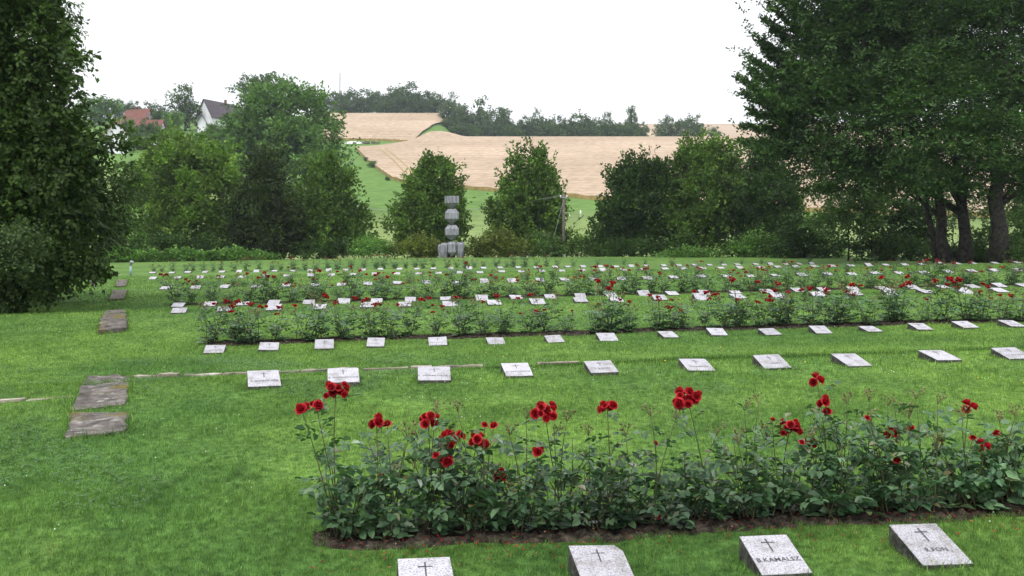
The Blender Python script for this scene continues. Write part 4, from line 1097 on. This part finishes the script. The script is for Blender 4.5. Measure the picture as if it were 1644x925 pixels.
def leaflet(rng, pos, d, nrm, l, w):
    """folded ovate leaflets: 6 verts, two quads"""
    s = unit(np.cross(d, nrm)); nrm = np.cross(s, d)
    f = 0.22
    b0 = pos; t = pos + d * l[:, None] - nrm * (l * 0.08)[:, None]
    l1 = pos + d * (l * .33)[:, None] + s * (w * .5)[:, None] + nrm * (w * f)[:, None]
    l2 = pos + d * (l * .72)[:, None] + s * (w * .38)[:, None] + nrm * (w * f * .6)[:, None]
    r1 = pos + d * (l * .33)[:, None] - s * (w * .5)[:, None] + nrm * (w * f)[:, None]
    r2 = pos + d * (l * .72)[:, None] - s * (w * .38)[:, None] + nrm * (w * f * .6)[:, None]
    return np.stack([b0, r1, r2, t, l2, l1], 1).reshape(-1, 3)

def compound(rng, P, D, size):
    """a pinnate rose leaf of five leaflets at every P going D"""
    n_ = len(P); up = np.array([0, 0, 1.0])
    N = unit(up * 0.8 + unit(rng.normal(size=(n_, 3))) * 0.55); N = unit(N - D * (N * D).sum(-1, keepdims=True))
    B = np.cross(D, N)
    out = []
    rach = size * 2.1
    for (t, sd_) in ((0.45, 1), (0.45, -1), (0.78, 1), (0.78, -1), (1.0, 0)):
        pos = P + D * (rach * t)[:, None]
        d = D if sd_ == 0 else unit(D * 0.35 + B * sd_)
        d = unit(d + rng.normal(size=(n_, 3)) * 0.16 - up * 0.12)
        l = size * (1.15 if sd_ == 0 else 0.95) * rng.uniform(.85, 1.15, n_)
        out.append(leaflet(rng, pos, d, unit(N + rng.normal(size=(n_, 3)) * 0.2), l, l * 0.66))
    return np.concatenate(out)

def leaf_mesh(v):
    n_ = len(v) // 6
    b_ = np.arange(n_)[:, None] * 6
    faces = np.concatenate([b_ + np.array([0, 1, 2, 3]), b_ + np.array([0, 3, 4, 5])], 0)
    return np_mesh("foliage", v, 4, M["leaf_rose"], faces)

def rose_verts(mb, c, r, axis, rr_):
    """one full rose: rings of cupped petals round a closed heart"""
    ax = Vector(axis).normalized()
    ref = Vector((1, 0, 0)) if abs(ax.x) < 0.8 else Vector((0, 1, 0))
    a = ax.cross(ref).normalized(); b_ = ax.cross(a)
    for ring, (np_, rad, open_, hh) in enumerate([(6, 1.0, 1.1, 0.6), (6, 0.85, 0.7, 0.9), (6, 0.62, 0.25, 1.05), (5, 0.42, -0.15, 1.15), (4, 0.24, -0.5, 1.2)]):
        ph = rr_.random() * 6.28
        for k in range(np_):
            t = ph + k * 6.283 / np_ + rr_.uniform(-.2, .2)
            rd = a * math.cos(t) + b_ * math.sin(t); tn = ax.cross(rd)
            op = open_ + rr_.uniform(-.2, .25); wv = rr_.uniform(-.12, .12)
            vs = []
            for i in range(4):
                q = i / 3
                for j in range(3):
                    s_ = j - 1
                    wd = r * rad * (0.25 + 0.62 * math.sin(q * 1.9)) * 0.78
                    out = r * rad * (0.30 * math.sin(min(q * 2.2, 1) * 1.57) + 0.7 * math.sin(op) * q) * (1 if j == 1 else .82)
                    hgt = r * hh * (q * math.cos(op * q) * 0.9) + r * wv * s_ * q - r * 0.25
                    vs.append(Vector(c) + rd * out + tn * (wd * s_) + ax * hgt)
            mb.add(vs, [(i * 3 + j, i * 3 + j + 1, i * 3 + j + 4, i * 3 + j + 3) for i in range(3) for j in range(2)])

def bloom_mesh(seed, k, spread, r):
    rr_ = random.Random(seed); mb = MB()
    for i in range(k):
        if k == 1: off = Vector((0, 0, 0))
        else:
            t = i * 2.4 + rr_.random() * .7; q = spread * math.sqrt((i + .3) / k)
            off = Vector((q * math.cos(t), q * math.sin(t) * .8, rr_.uniform(-.75, .45) * spread * (0.5 + 0.5 * q / spread)))
        ax = (off * (0.9 / max(spread, .01)) + Vector((rr_.uniform(-.4, .4), -0.45 + rr_.uniform(-.3, .3), 0.7)))
        rose_verts(mb, off, r * rr_.uniform(.7, 1.15), ax, rr_)
    return mb.mesh("rose_bloom", M["petal"], True)
BL = {1: [bloom_mesh(s_, 1, 0, 0.034) for s_ in (1, 2, 3)], 2: [bloom_mesh(s_ + 10, 4, 0.04, 0.034) for s_ in (1, 2, 3)],
      3: [bloom_mesh(s_ + 20, 8, 0.06, 0.034) for s_ in (1, 2, 3)], 4: [bloom_mesh(s_ + 30, 14, 0.084, 0.036) for s_ in (1, 2, 3, 4)]}
def spent_mesh(seed, k=9):
    rr_ = random.Random(seed); mb = MB()
    for i in range(k):
        e = Vector((rr_.uniform(-.06, .06), rr_.uniform(-.06, .06), rr_.uniform(0.0, .07)))
        mb.tube([(0, 0, -.04), e * .6, e], [.0022, .0018, .0015], 4)
        s_ = rr_.uniform(.006, .011)
        mb.tube([e, e + Vector((0, 0, s_)), e + Vector((rr_.uniform(-.006, .006), 0, s_ * 2.6))], [s_ * .5, s_, s_ * .15], 6)
        for q in range(4):
            t = q * 1.57 + rr_.random(); d = Vector((math.cos(t), math.sin(t), .6)) * s_ * 2.2
            sd_ = Vector((-math.sin(t), math.cos(t), 0)) * s_ * .4
            mb.add([e + sd_, e + d, e - sd_], [(0, 1, 2)])
    return mb.mesh("bud_cluster", M["spent"])
SPENT = [spent_mesh(s_, 8 + s_) for s_ in range(4)]

def rose_geometry(seed, nst, height, spread, leafsize, targets=(), ncomp=14, low=0.12):
    """canes + foliage in local coordinates; targets are local cane tips that carry blooms. returns (cane mesh, foliage mesh, free tips)"""
    rng = np.random.default_rng(seed)
    mb = MB(); Ps = []; Ds = []; Sz = []; tips = []
    ends = [(Vector(t), True) for t in targets]
    for i in range(nst):
        t = i * 2.4 + rng.random(); r_ = spread * math.sqrt(rng.uniform(.15, 1))
        ends.append((Vector((r_ * math.cos(t), 0.75 * r_ * math.sin(t), height * rng.uniform(.5, 1.0))), False))
    for e, isT in ends:
        s_ = Vector((rng.normal() * .05, rng.normal() * .04, -0.04))
        if isT: s_.x += e.x * 0.25
        mid = s_.lerp(e, .5) + Vector((rng.normal() * .04, rng.normal() * .04, .06 * e.z))
        pts = []
        for k in range(9):
            t = k / 8
            pts.append(s_ * (1 - t) ** 2 + mid * (2 * t * (1 - t)) + e * t * t)
        mb.tube(pts, [.0055 * (1 - t * .6) for t in np.linspace(0, 1, 9)], 5)
        n_ = int(ncomp * (0.75 + 0.5 * e.z) * rng.uniform(.85, 1.15) * (1.15 if isT else 0.9))
        for k in range(n_):
            t = low + (0.93 - low) * ((k + rng.random()) / n_) ** (1.05 if isT else 1.1)
            i0 = min(7, int(t * 8)); p = pts[i0].lerp(pts[i0 + 1], t * 8 - i0)
            a = k * 2.4 + rng.normal() * .4
            d = np.array([math.cos(a), math.sin(a), 0.25 + rng.normal() * .25])
            Ps.append(p); Ds.append(d); Sz.append(leafsize * (1.2 - 0.42 * min(p.z, 0.85)) * rng.uniform(.65, 1.15))
        tips.append((e, isT))
    P = np.array(Ps); D = unit(np.array(Ds))
    v = compound(rng, P, D, np.array(Sz))
    v[:, 2] = np.maximum(v[:, 2], 0.015)
    return mb.mesh("cane", M["stem_rose"], True), leaf_mesh(v), [t for t, q in tips if not q]

# bed 1: the foreground roses, blooms where they stand
U0B1 = -0.42
soil_bed(U0B1, 5.2, 6.04, 0.48, "bare brown soil strip under the foreground roses", slope=-0.035)
B1V = lambda u: 6.02 - 0.035 * (u - U0B1)
bush_px = [560, 625, 695, 762, 835, 905, 975, 1050, 1120, 1195, 1265, 1335, 1405, 1475, 1545, 1615, 1690]
blooms = [(483, 649, 2), (507, 644, 2), (540, 618, 4), (548, 750, 1), (604, 670, 2), (622, 675, 1), (614, 760, 1), (688, 666, 3), (724, 697, 4), (716, 735, 2), (700, 725, 1), (768, 696, 3), (778, 676, 1), (793, 678, 1), (803, 757, 2), (862, 718, 2), (875, 652, 4), (975, 648, 3),
          (1052, 706, 1), (1102, 628, 4), (1058, 822, 1), (1240, 668, 1), (1263, 779, 1), (1270, 678, 4), (1300, 702, 2), (1287, 704, 1), (1311, 603, 2), (1322, 638, 2), (1328, 655, 1), (1392, 665, 1), (1430, 688, 2), (1440, 733, 1), (1462, 681, 1), (1556, 646, 2), (1562, 697, 1), (1578, 709, 2), (1600, 690, 1), (1510, 700, 1)]
spents = [(735, 652), (700, 655), (845, 664), (818, 690), (910, 668), (945, 690), (1005, 690), (1045, 660), (1195, 650), (1150, 690), (1218, 640), (1425, 643), (1395, 635), (1470, 632), (1505, 640), (1545, 660), (1605, 670), (1630, 660), (770, 720), (890, 690), (1360, 640), (1085, 665)]
labels1 = ["bushy rose at the near end of the bed with its biggest red cluster towering",]
near_lab = {0: "tall end rose bush with a towering bright red cluster over bare soil", 1: "rose bush with small red blooms next to the tall end bush", 2: "rose bush carrying the heavy double cluster of deep red blooms",
            3: "rose bush with a round mid-height red cluster beside the heavy double one", 4: "dense rose bush with a tall drooping two-part red cluster", 5: "leafy rose bush with faded bud heads and no large bloom",
            6: "rose bush with a flat red cluster high on a thin cane", 7: "sparse rose bush with faded pale buds and dry twigs at its middle", 8: "rose bush with one large round red head on a single tall cane",
            9: "low dense rose bush with pale spent buds behind the long-named slab", 10: "rose bush with a bright red mid-height cluster leaning sideways", 11: "rose bush whose tallest cane reaches highest of all with two red tops",
            12: "rose bush with a few small red flecks and pale bud heads", 13: "thin rose bush with bare tall twig tips", 14: "rose bush with a single dark red bud on a tall cane above the short-named slab",
            15: "dense rose bush with small pinkish red blooms at the frame edge", 16: "rose bush running out of the frame"}
def px_v(px, py, v):
    x = (px - CX) / FPX; Y = v / (x * VD[0] + VD[1])
    return Vector((x * Y, Y, (HY - py) / FPX * Y))
rr = random.Random(5)
bpos = []
for px in bush_px:
    x0, y0 = px_plane(px, 6.0); u_ = x0 * UD[0] + y0 * UD[1]
    x, y = px_plane(px, B1V(u_) + rr.uniform(-.06, .06)); bpos.append((px, x, y, gz(x, y) + .02, B1V(u_)))
assign = {i: [] for i in range(len(bpos))}
for b_ in blooms + [(px, py, 0) for px, py in spents]:
    i = min(range(len(bpos)), key=lambda k: abs(bpos[k][0] - b_[0]) + rr.random() * 12); assign[i].append(b_)
for i, (px, x, y, z, vb) in enumerate(bpos):
    root = thing("rose_bush", near_lab[i], "rose bush", (x, y, z), 0, "red rose bushes of the nearest bed")
    tg = []
    for (bx, by, k) in assign[i]:
        p = px_v(bx, by + (6 if k else 10), vb + rr.uniform(-.16, .14)); tg.append((p - Vector((x, y, z)), k))
    hh = (0.52, 0.62, 0.70, 0.50, 0.46, 0.62, 0.68, 0.36, 0.42, 0.58, 0.40, 0.66, 0.62, 0.74, 0.48, 0.66, 0.6)[i]
    cn, fo, tips = rose_geometry(100 + i, [10, 8, 5, 9, 8, 4, 9, 3, 8, 9, 5, 10, 8, 5, 8, 9, 8][i], hh, 0.23, 0.063, [t for t, k in tg], 8, 0.05)
    obj("cane", cn, root); obj("foliage", fo, root)
    for t, k in tg:
        if k:
            o = obj("rose_bloom", rr.choice(BL[k]), root, t + Vector((0, 0, .0)), rr.uniform(-.6, .6)); s_ = rr.uniform(.92, 1.08); o.scale = (s_, s_, s_)
        else:
            o = obj("bud_cluster", rr.choice(SPENT), root, t + Vector((0, 0, .03)), rr.random() * 6); o.scale = (.85, .85, .7)
    for t in tips:
        if rr.random() < 0.1: obj("bud_cluster", rr.choice(SPENT), root, t + Vector((0, 0, .03)), rr.random() * 6)

# the other beds: copies of eight bushes
PB = []
for k in range(8):
    cn, fo, tips = rose_geometry(300 + k, 7 + k % 4, 0.84, 0.33, 0.056, [], 9, 0.05)
    root = thing("rose_bush", "x", "rose bush")
    obj("cane", cn, root); obj("foliage", fo, root)
    rr2 = random.Random(k)
    tips.sort(key=lambda t: -t.z)
    nb = [3, 2, 2, 3, 1, 4, 2, 3][k]
    for q, t in enumerate(tips[:nb]):
        o = obj("rose_bloom", rr2.choice(BL[rr2.choice([1, 2, 2, 2, 3])]), root, t, rr2.random() * 6); o.scale = (.85,) * 3
    for t in tips[nb:nb + 3]:
        obj("bud_cluster", rr2.choice(SPENT), root, t + Vector((0, 0, .03)), rr2.random() * 6)
    PB.append(root)
used = set()
def bed(u0, u1, vc, dist, words_, scale, seed, soilw=0.5, keep=1.0, soil=True, wide=1.3):
    rr_ = random.Random(seed)
    if soil: soil_bed(u0 - .2, u1, vc, soilw, "dark soil strip of %s" % words_, step=0.12)
    u = u0; i = 0
    while u < u1:
        if rr_.random() < keep:
            i += 1; k = rr_.randrange(8)
            x, y = uv2xy(u + rr_.uniform(-.1, .1), vc + rr_.uniform(-.12, .12))
            c_ = PB[k] if k not in used else copy_tree(PB[k])
            used.add(k)
            c_.location = (x, y, gz(x, y) + .02); c_.rotation_euler = (0, 0, rr_.random() * 6.28)
            s_ = scale * rr_.uniform(.72, 1.18); c_.scale = (s_ * wide, s_ * wide, s_ * rr_.uniform(.75, 1.15))
            tag(c_, "red rose bush, %s from the left in %s" % (nth(i), words_), "rose bush", "red rose bushes of " + words_)
        u += dist * rr_.uniform(.8, 1.2)
UP = lambda px, v: float(np.dot(px_plane(px, v), UD))
bed(UP(345, 17.25), UP(1665, 17.25), 17.25, 0.40, "the bed behind the third slab row", 0.92, 1)
bed(UP(285, 26.4), UP(1660, 26.4), 26.4, 0.42, "the bed behind the fifth slab row", 0.92, 2)
bed(UP(265, 34.2), UP(1650, 34.2), 34.2, 1.0, "the thin bed behind the sixth slab row", 0.62, 3, 0.35, 0.8, False)
bed(UP(245, 57.5), UP(905, 57.5), 57.5, 0.62, "the bed behind the rearmost slab row", 0.85, 4, 0.45, 1.0, False)
bed(UP(920, 57.8), UP(1630, 57.8), 57.8, 1.5, "the loose row past the rearmost bed", 0.6, 6, 0.3, 0.8, False)

# fallen petals and litter on the soil
rng = np.random.default_rng(9)
n_ = 1000
uu = rng.uniform(U0B1, 5.0, n_); side = rng.random(n_)
vv = 6.0 - 0.035 * (uu - U0B1) + rng.normal(size=n_) * 0.22 - 0.14
X, Y = uv2xy(uu, vv); Z = ground(X, Y) + 0.03
d = unit(np.stack([rng.normal(size=n_), rng.normal(size=n_), rng.normal(size=n_) * .25], -1)); nn = unit(np.stack([rng.normal(size=n_) * .4, rng.normal(size=n_) * .4, np.ones(n_)], -1))
s_ = unit(np.cross(d, nn)); L_ = rng.uniform(.008, .02, n_)[:, None]
P = np.stack([X, Y, Z], -1)
q = np.stack([P, P + d * L_ * .5 + s_ * L_ * .45, P + d * L_, P + d * L_ * .5 - s_ * L_ * .45], 1).reshape(-1, 3)
tag(obj("fallen_petals", np_mesh("fallen_petals", q, 4, M["petal_old"])), "fallen red petals strewn over soil and grass", kind="stuff")

# ------------------------------------------------------------------ grass
def grass():
    rng = np.random.default_rng(1)
    parts = []
    for (y0, y1, dens, hgt, wid) in [(4.2, 7.0, 8500, 0.036, 0.0038), (7.0, 11.0, 4200, 0.036, 0.0052), (11.0, 18.0, 1600, 0.040, 0.008), (18.0, 30.0, 420, 0.045, 0.014), (30.0, 48.0, 110, 0.05, 0.024)]:
        n_ = int(dens * (0.58 * (y1 ** 2 - y0 ** 2) + 0.8 * (y1 - y0)))
        Y = np.sqrt(rng.uniform(y0 ** 2, y1 ** 2, n_)); X = rng.uniform(-1, 1, n_) * (0.58 * Y + 0.4)
        parts.append((X, Y, np.full(n_, hgt), np.full(n_, wid)))
    # long unmown fringe at the foot of the terrace steps, and tufts round the stones
    for (mu, mv, hu, hv) in MASK[:30]:
        m_ = 130 if mv < 8 else 80
        t = rng.uniform(0, 6.28, m_); rr_ = np.abs(rng.normal(size=m_)) * .025 + .012
        uu = mu + np.clip(np.cos(t) * 2, -1, 1) * (hu + rr_); vv = mv + np.clip(np.sin(t) * 2, -1, 1) * (hv + rr_)
        X, Y = uv2xy(uu, vv); parts.append((X, Y, np.full(m_, .065), np.full(m_, .0055 if mv < 8 else .008)))
    for pl in POLY:
        for i in range(4):
            a, b_ = pl[i], pl[(i + 1) % 4]; m_ = int(np.hypot(*(b_ - a)) * 260)
            t = rng.random(m_); P = a + (b_ - a) * t[:, None] + rng.normal(size=(m_, 2)) * .03
            parts.append((P[:, 0], P[:, 1], np.full(m_, .07), np.full(m_, .009)))
    X, Y, H, W = (np.concatenate(c_) for c_ in zip(*parts))
    u = X * UD[0] + Y * UD[1]; v = X * VD[0] + Y * VD[1]
    ok = np.ones(len(X), bool)
    for (mu, mv, hu, hv) in MASK:
        ok &= ~((np.abs(u - mu) < hu) & (np.abs(v - mv) < hv))
    for (u0, u1, vc, w_, sl) in BEDS:
        vcc = vc + sl * (u - u0)
        edge_ = np.abs(v - vcc) / (w_ / 2 * (0.86 + 0.2 * wob(u, u * 0, 3.1, 5) + 0.24 * wob(u, v, 9, 3)))
        inb = (u > u0 + .1) & (u < u1) & (edge_ < 1)
        ok &= ~(inb & (rng.random(len(X)) > 0.03 + 0.9 * np.clip(edge_ - 0.7, 0, 1)))
    for pl in POLY:
        ins = np.ones(len(X), bool); sg = None
        for i in range(4):
            a, b_ = pl[i], pl[(i + 1) % 4]
            cr = (b_[0] - a[0]) * (Y - a[1]) - (b_[1] - a[1]) * (X - a[0])
            if sg is None: sg = np.sign((b_[0] - a[0]) * (pl[(i + 2) % 4][1] - a[1]) - (b_[1] - a[1]) * (pl[(i + 2) % 4][0] - a[0]))
            ins &= cr * sg > 0.0
        ok &= ~(ins & (rng.random(len(X)) > 0.02))
    X, Y, H, W = X[ok], Y[ok], H[ok], W[ok]
    n_ = len(X)
    patch = 1 + 0.3 * wob(X, Y, 2.3, 1) + 0.25 * wob(X, Y, 6.1, 2) + 0.4 * wob(X, Y, 23, 5)
    h = H * np.clip(patch, .45, 1.7) * rng.uniform(.55, 1.35, n_)
    Z = ground(X, Y) - 0.004
    t = rng.uniform(0, 6.283, n_); f = rng.uniform(0, 6.283, n_)
    lean = np.abs(rng.normal(size=n_)) * .55
    bx, by = np.cos(f) * W / 2, np.sin(f) * W / 2
    dx, dy = np.cos(t) * h * lean, np.sin(t) * h * lean
    hz = h / np.sqrt(1 + lean ** 2)
    v0 = np.stack([X - bx, Y - by, Z], -1); v1 = np.stack([X + bx, Y + by, Z], -1); v2 = np.stack([X + dx * 1.2, Y + dy * 1.2, Z + hz], -1)
    return np_mesh("grass", np.stack([v0, v1, v2], 1).reshape(-1, 3), 3, M["blade"])
tag(obj("grass", grass()), "short mown grass blades of the lawn", kind="stuff")

def long_grass():
    rng = np.random.default_rng(31)
    n_ = 26000
    uu = rng.uniform(0.5, 15, n_); vv = 11.72 + 0.075 * uu + 0.08 * wob(uu, uu * 0, 1.7, 2) + rng.normal(size=n_) * .11
    X, Y = uv2xy(uu, vv); Z = ground(X, Y) - .005
    h = .10 * np.clip((uu + .5) / 5, 0.25, 1.1) * rng.uniform(.5, 1.3, n_); W = .009
    f = rng.uniform(0, 6.28, n_); t = rng.uniform(0, 6.28, n_); le = np.abs(rng.normal(size=n_)) * .4 * h
    v0 = np.stack([X - np.cos(f) * W / 2, Y - np.sin(f) * W / 2, Z], -1); v1 = np.stack([X + np.cos(f) * W / 2, Y + np.sin(f) * W / 2, Z], -1); v2 = np.stack([X + np.cos(t) * le, Y + np.sin(t) * le, Z + h], -1)
    return np_mesh("long_grass", np.stack([v0, v1, v2], 1).reshape(-1, 3), 3, M["long_blade"])
tag(obj("long_grass", long_grass()), "darker unmown grass along the terrace edge behind the second row", kind="stuff")

def flowers():
    rng = np.random.default_rng(15)
    # clover leaves in patches (three leaflets, flat)
    n_ = 60000
    Y = np.sqrt(rng.uniform(4.2 ** 2, 15 ** 2, n_)); X = rng.uniform(-1, 1, n_) * (0.58 * Y + .3)
    pt = wob(X, Y, 1.6, 9) + 0.5 * wob(X, Y, 4.3, 4) + np.where(X < -1.5, .25, -.25)
    k = pt > 0.55
    u = X * UD[0] + Y * UD[1]; v = X * VD[0] + Y * VD[1]
    for (mu, mv, hu, hv) in MASK: k &= ~((np.abs(u - mu) < hu + .01) & (np.abs(v - mv) < hv + .01))
    for (u0, u1, vc, w_, sl) in BEDS: k &= ~((u > u0) & (u < u1) & (np.abs(v - vc - sl * (u - u0)) < w_ / 2))
    X, Y = X[k], Y[k]; n_ = len(X); Z = ground(X, Y) + rng.uniform(.02, .05, n_)
    P = np.stack([X, Y, Z], -1); out = []
    ph = rng.uniform(0, 6.28, n_)
    for j in range(3):
        t = ph + j * 2.094
        d = np.stack([np.cos(t), np.sin(t), rng.normal(size=n_) * .25 - .05], -1); s_ = np.stack([-np.sin(t), np.cos(t), rng.normal(size=n_) * .2], -1)
        l = rng.uniform(.009, .016, n_)[:, None]
        out.append(np.stack([P, P + d * l * .7 + s_ * l * .5, P + d * l * 1.1, P + d * l * .7 - s_ * l * .5], 1).reshape(-1, 3))
    tag(obj("clover_leaves", np_mesh("clover_leaves", np.concatenate(out), 4, M["clover_leaf"])), "patches of clover among the grass", kind="stuff")
    def dots(name, lab, n_, r, y0, y1, mat_, sel, seed):
        rng = np.random.default_rng(seed)
        Y = np.sqrt(rng.uniform(y0 ** 2, y1 ** 2, n_)); X = rng.uniform(-1, 1, n_) * (.58 * Y)
        k = sel(X, Y, rng)
        X, Y = X[k], Y[k]; mb = MB()
        for x, y in zip(X, Y):
            z = gz(x, y) + .026; q = r * rng.uniform(.6, 1.1)
            mb.add([(x + q, y, z), (x, y + q, z), (x - q, y, z), (x, y - q, z), (x, y, z + q * .9), (x, y, z - q * .6)], [(0, 1, 4), (1, 2, 4), (2, 3, 4), (3, 0, 4), (1, 0, 5), (2, 1, 5), (3, 2, 5), (0, 3, 5)])
        tag(obj(name, mb.mesh(name, M[mat_])), lab, kind="stuff")
    def free(X, Y):
        u = X * UD[0] + Y * UD[1]; v = X * VD[0] + Y * VD[1]
        k = np.ones(len(X), bool)
        for (mu, mv, hu, hv) in MASK: k &= ~((np.abs(u - mu) < hu + .02) & (np.abs(v - mv) < hv + .02))
        return k
    dots("clover_flowers", "white clover heads dotted over the lawn", 3600, .0062, 6, 26, "white_flower", lambda X, Y, g: free(X, Y) & ((wob(X, Y, .9, 6) + .3 * g.normal(size=len(X))) > .45), 3)
    dots("dandelions", "small yellow dandelion heads in the lawn", 30, .011, 5, 16, "yellow_flower", lambda X, Y, g: free(X, Y) & (X > -2), 4)
flowers()

# ------------------------------------------------------------------ the air
HAZE = 0.0002
mb = MB(); mb.box((0, 590, 60), (2600, 1320, 160))
m = bpy.data.materials.new("haze"); m.use_nodes = True
nt = m.node_tree; nt.nodes.clear()
out = nt.nodes.new("ShaderNodeOutputMaterial"); pv = nt.nodes.new("ShaderNodeVolumePrincipled")
pv.inputs["Color"].default_value = (0.80, 0.88, 1.0, 1); pv.inputs["Density"].default_value = HAZE; pv.inputs["Anisotropy"].default_value = 0.2
nt.links.new(pv.outputs[0], out.inputs["Volume"])
tag(obj("haze", mb.mesh("haze", m)), "thin haze softening the far trees", kind="stuff")
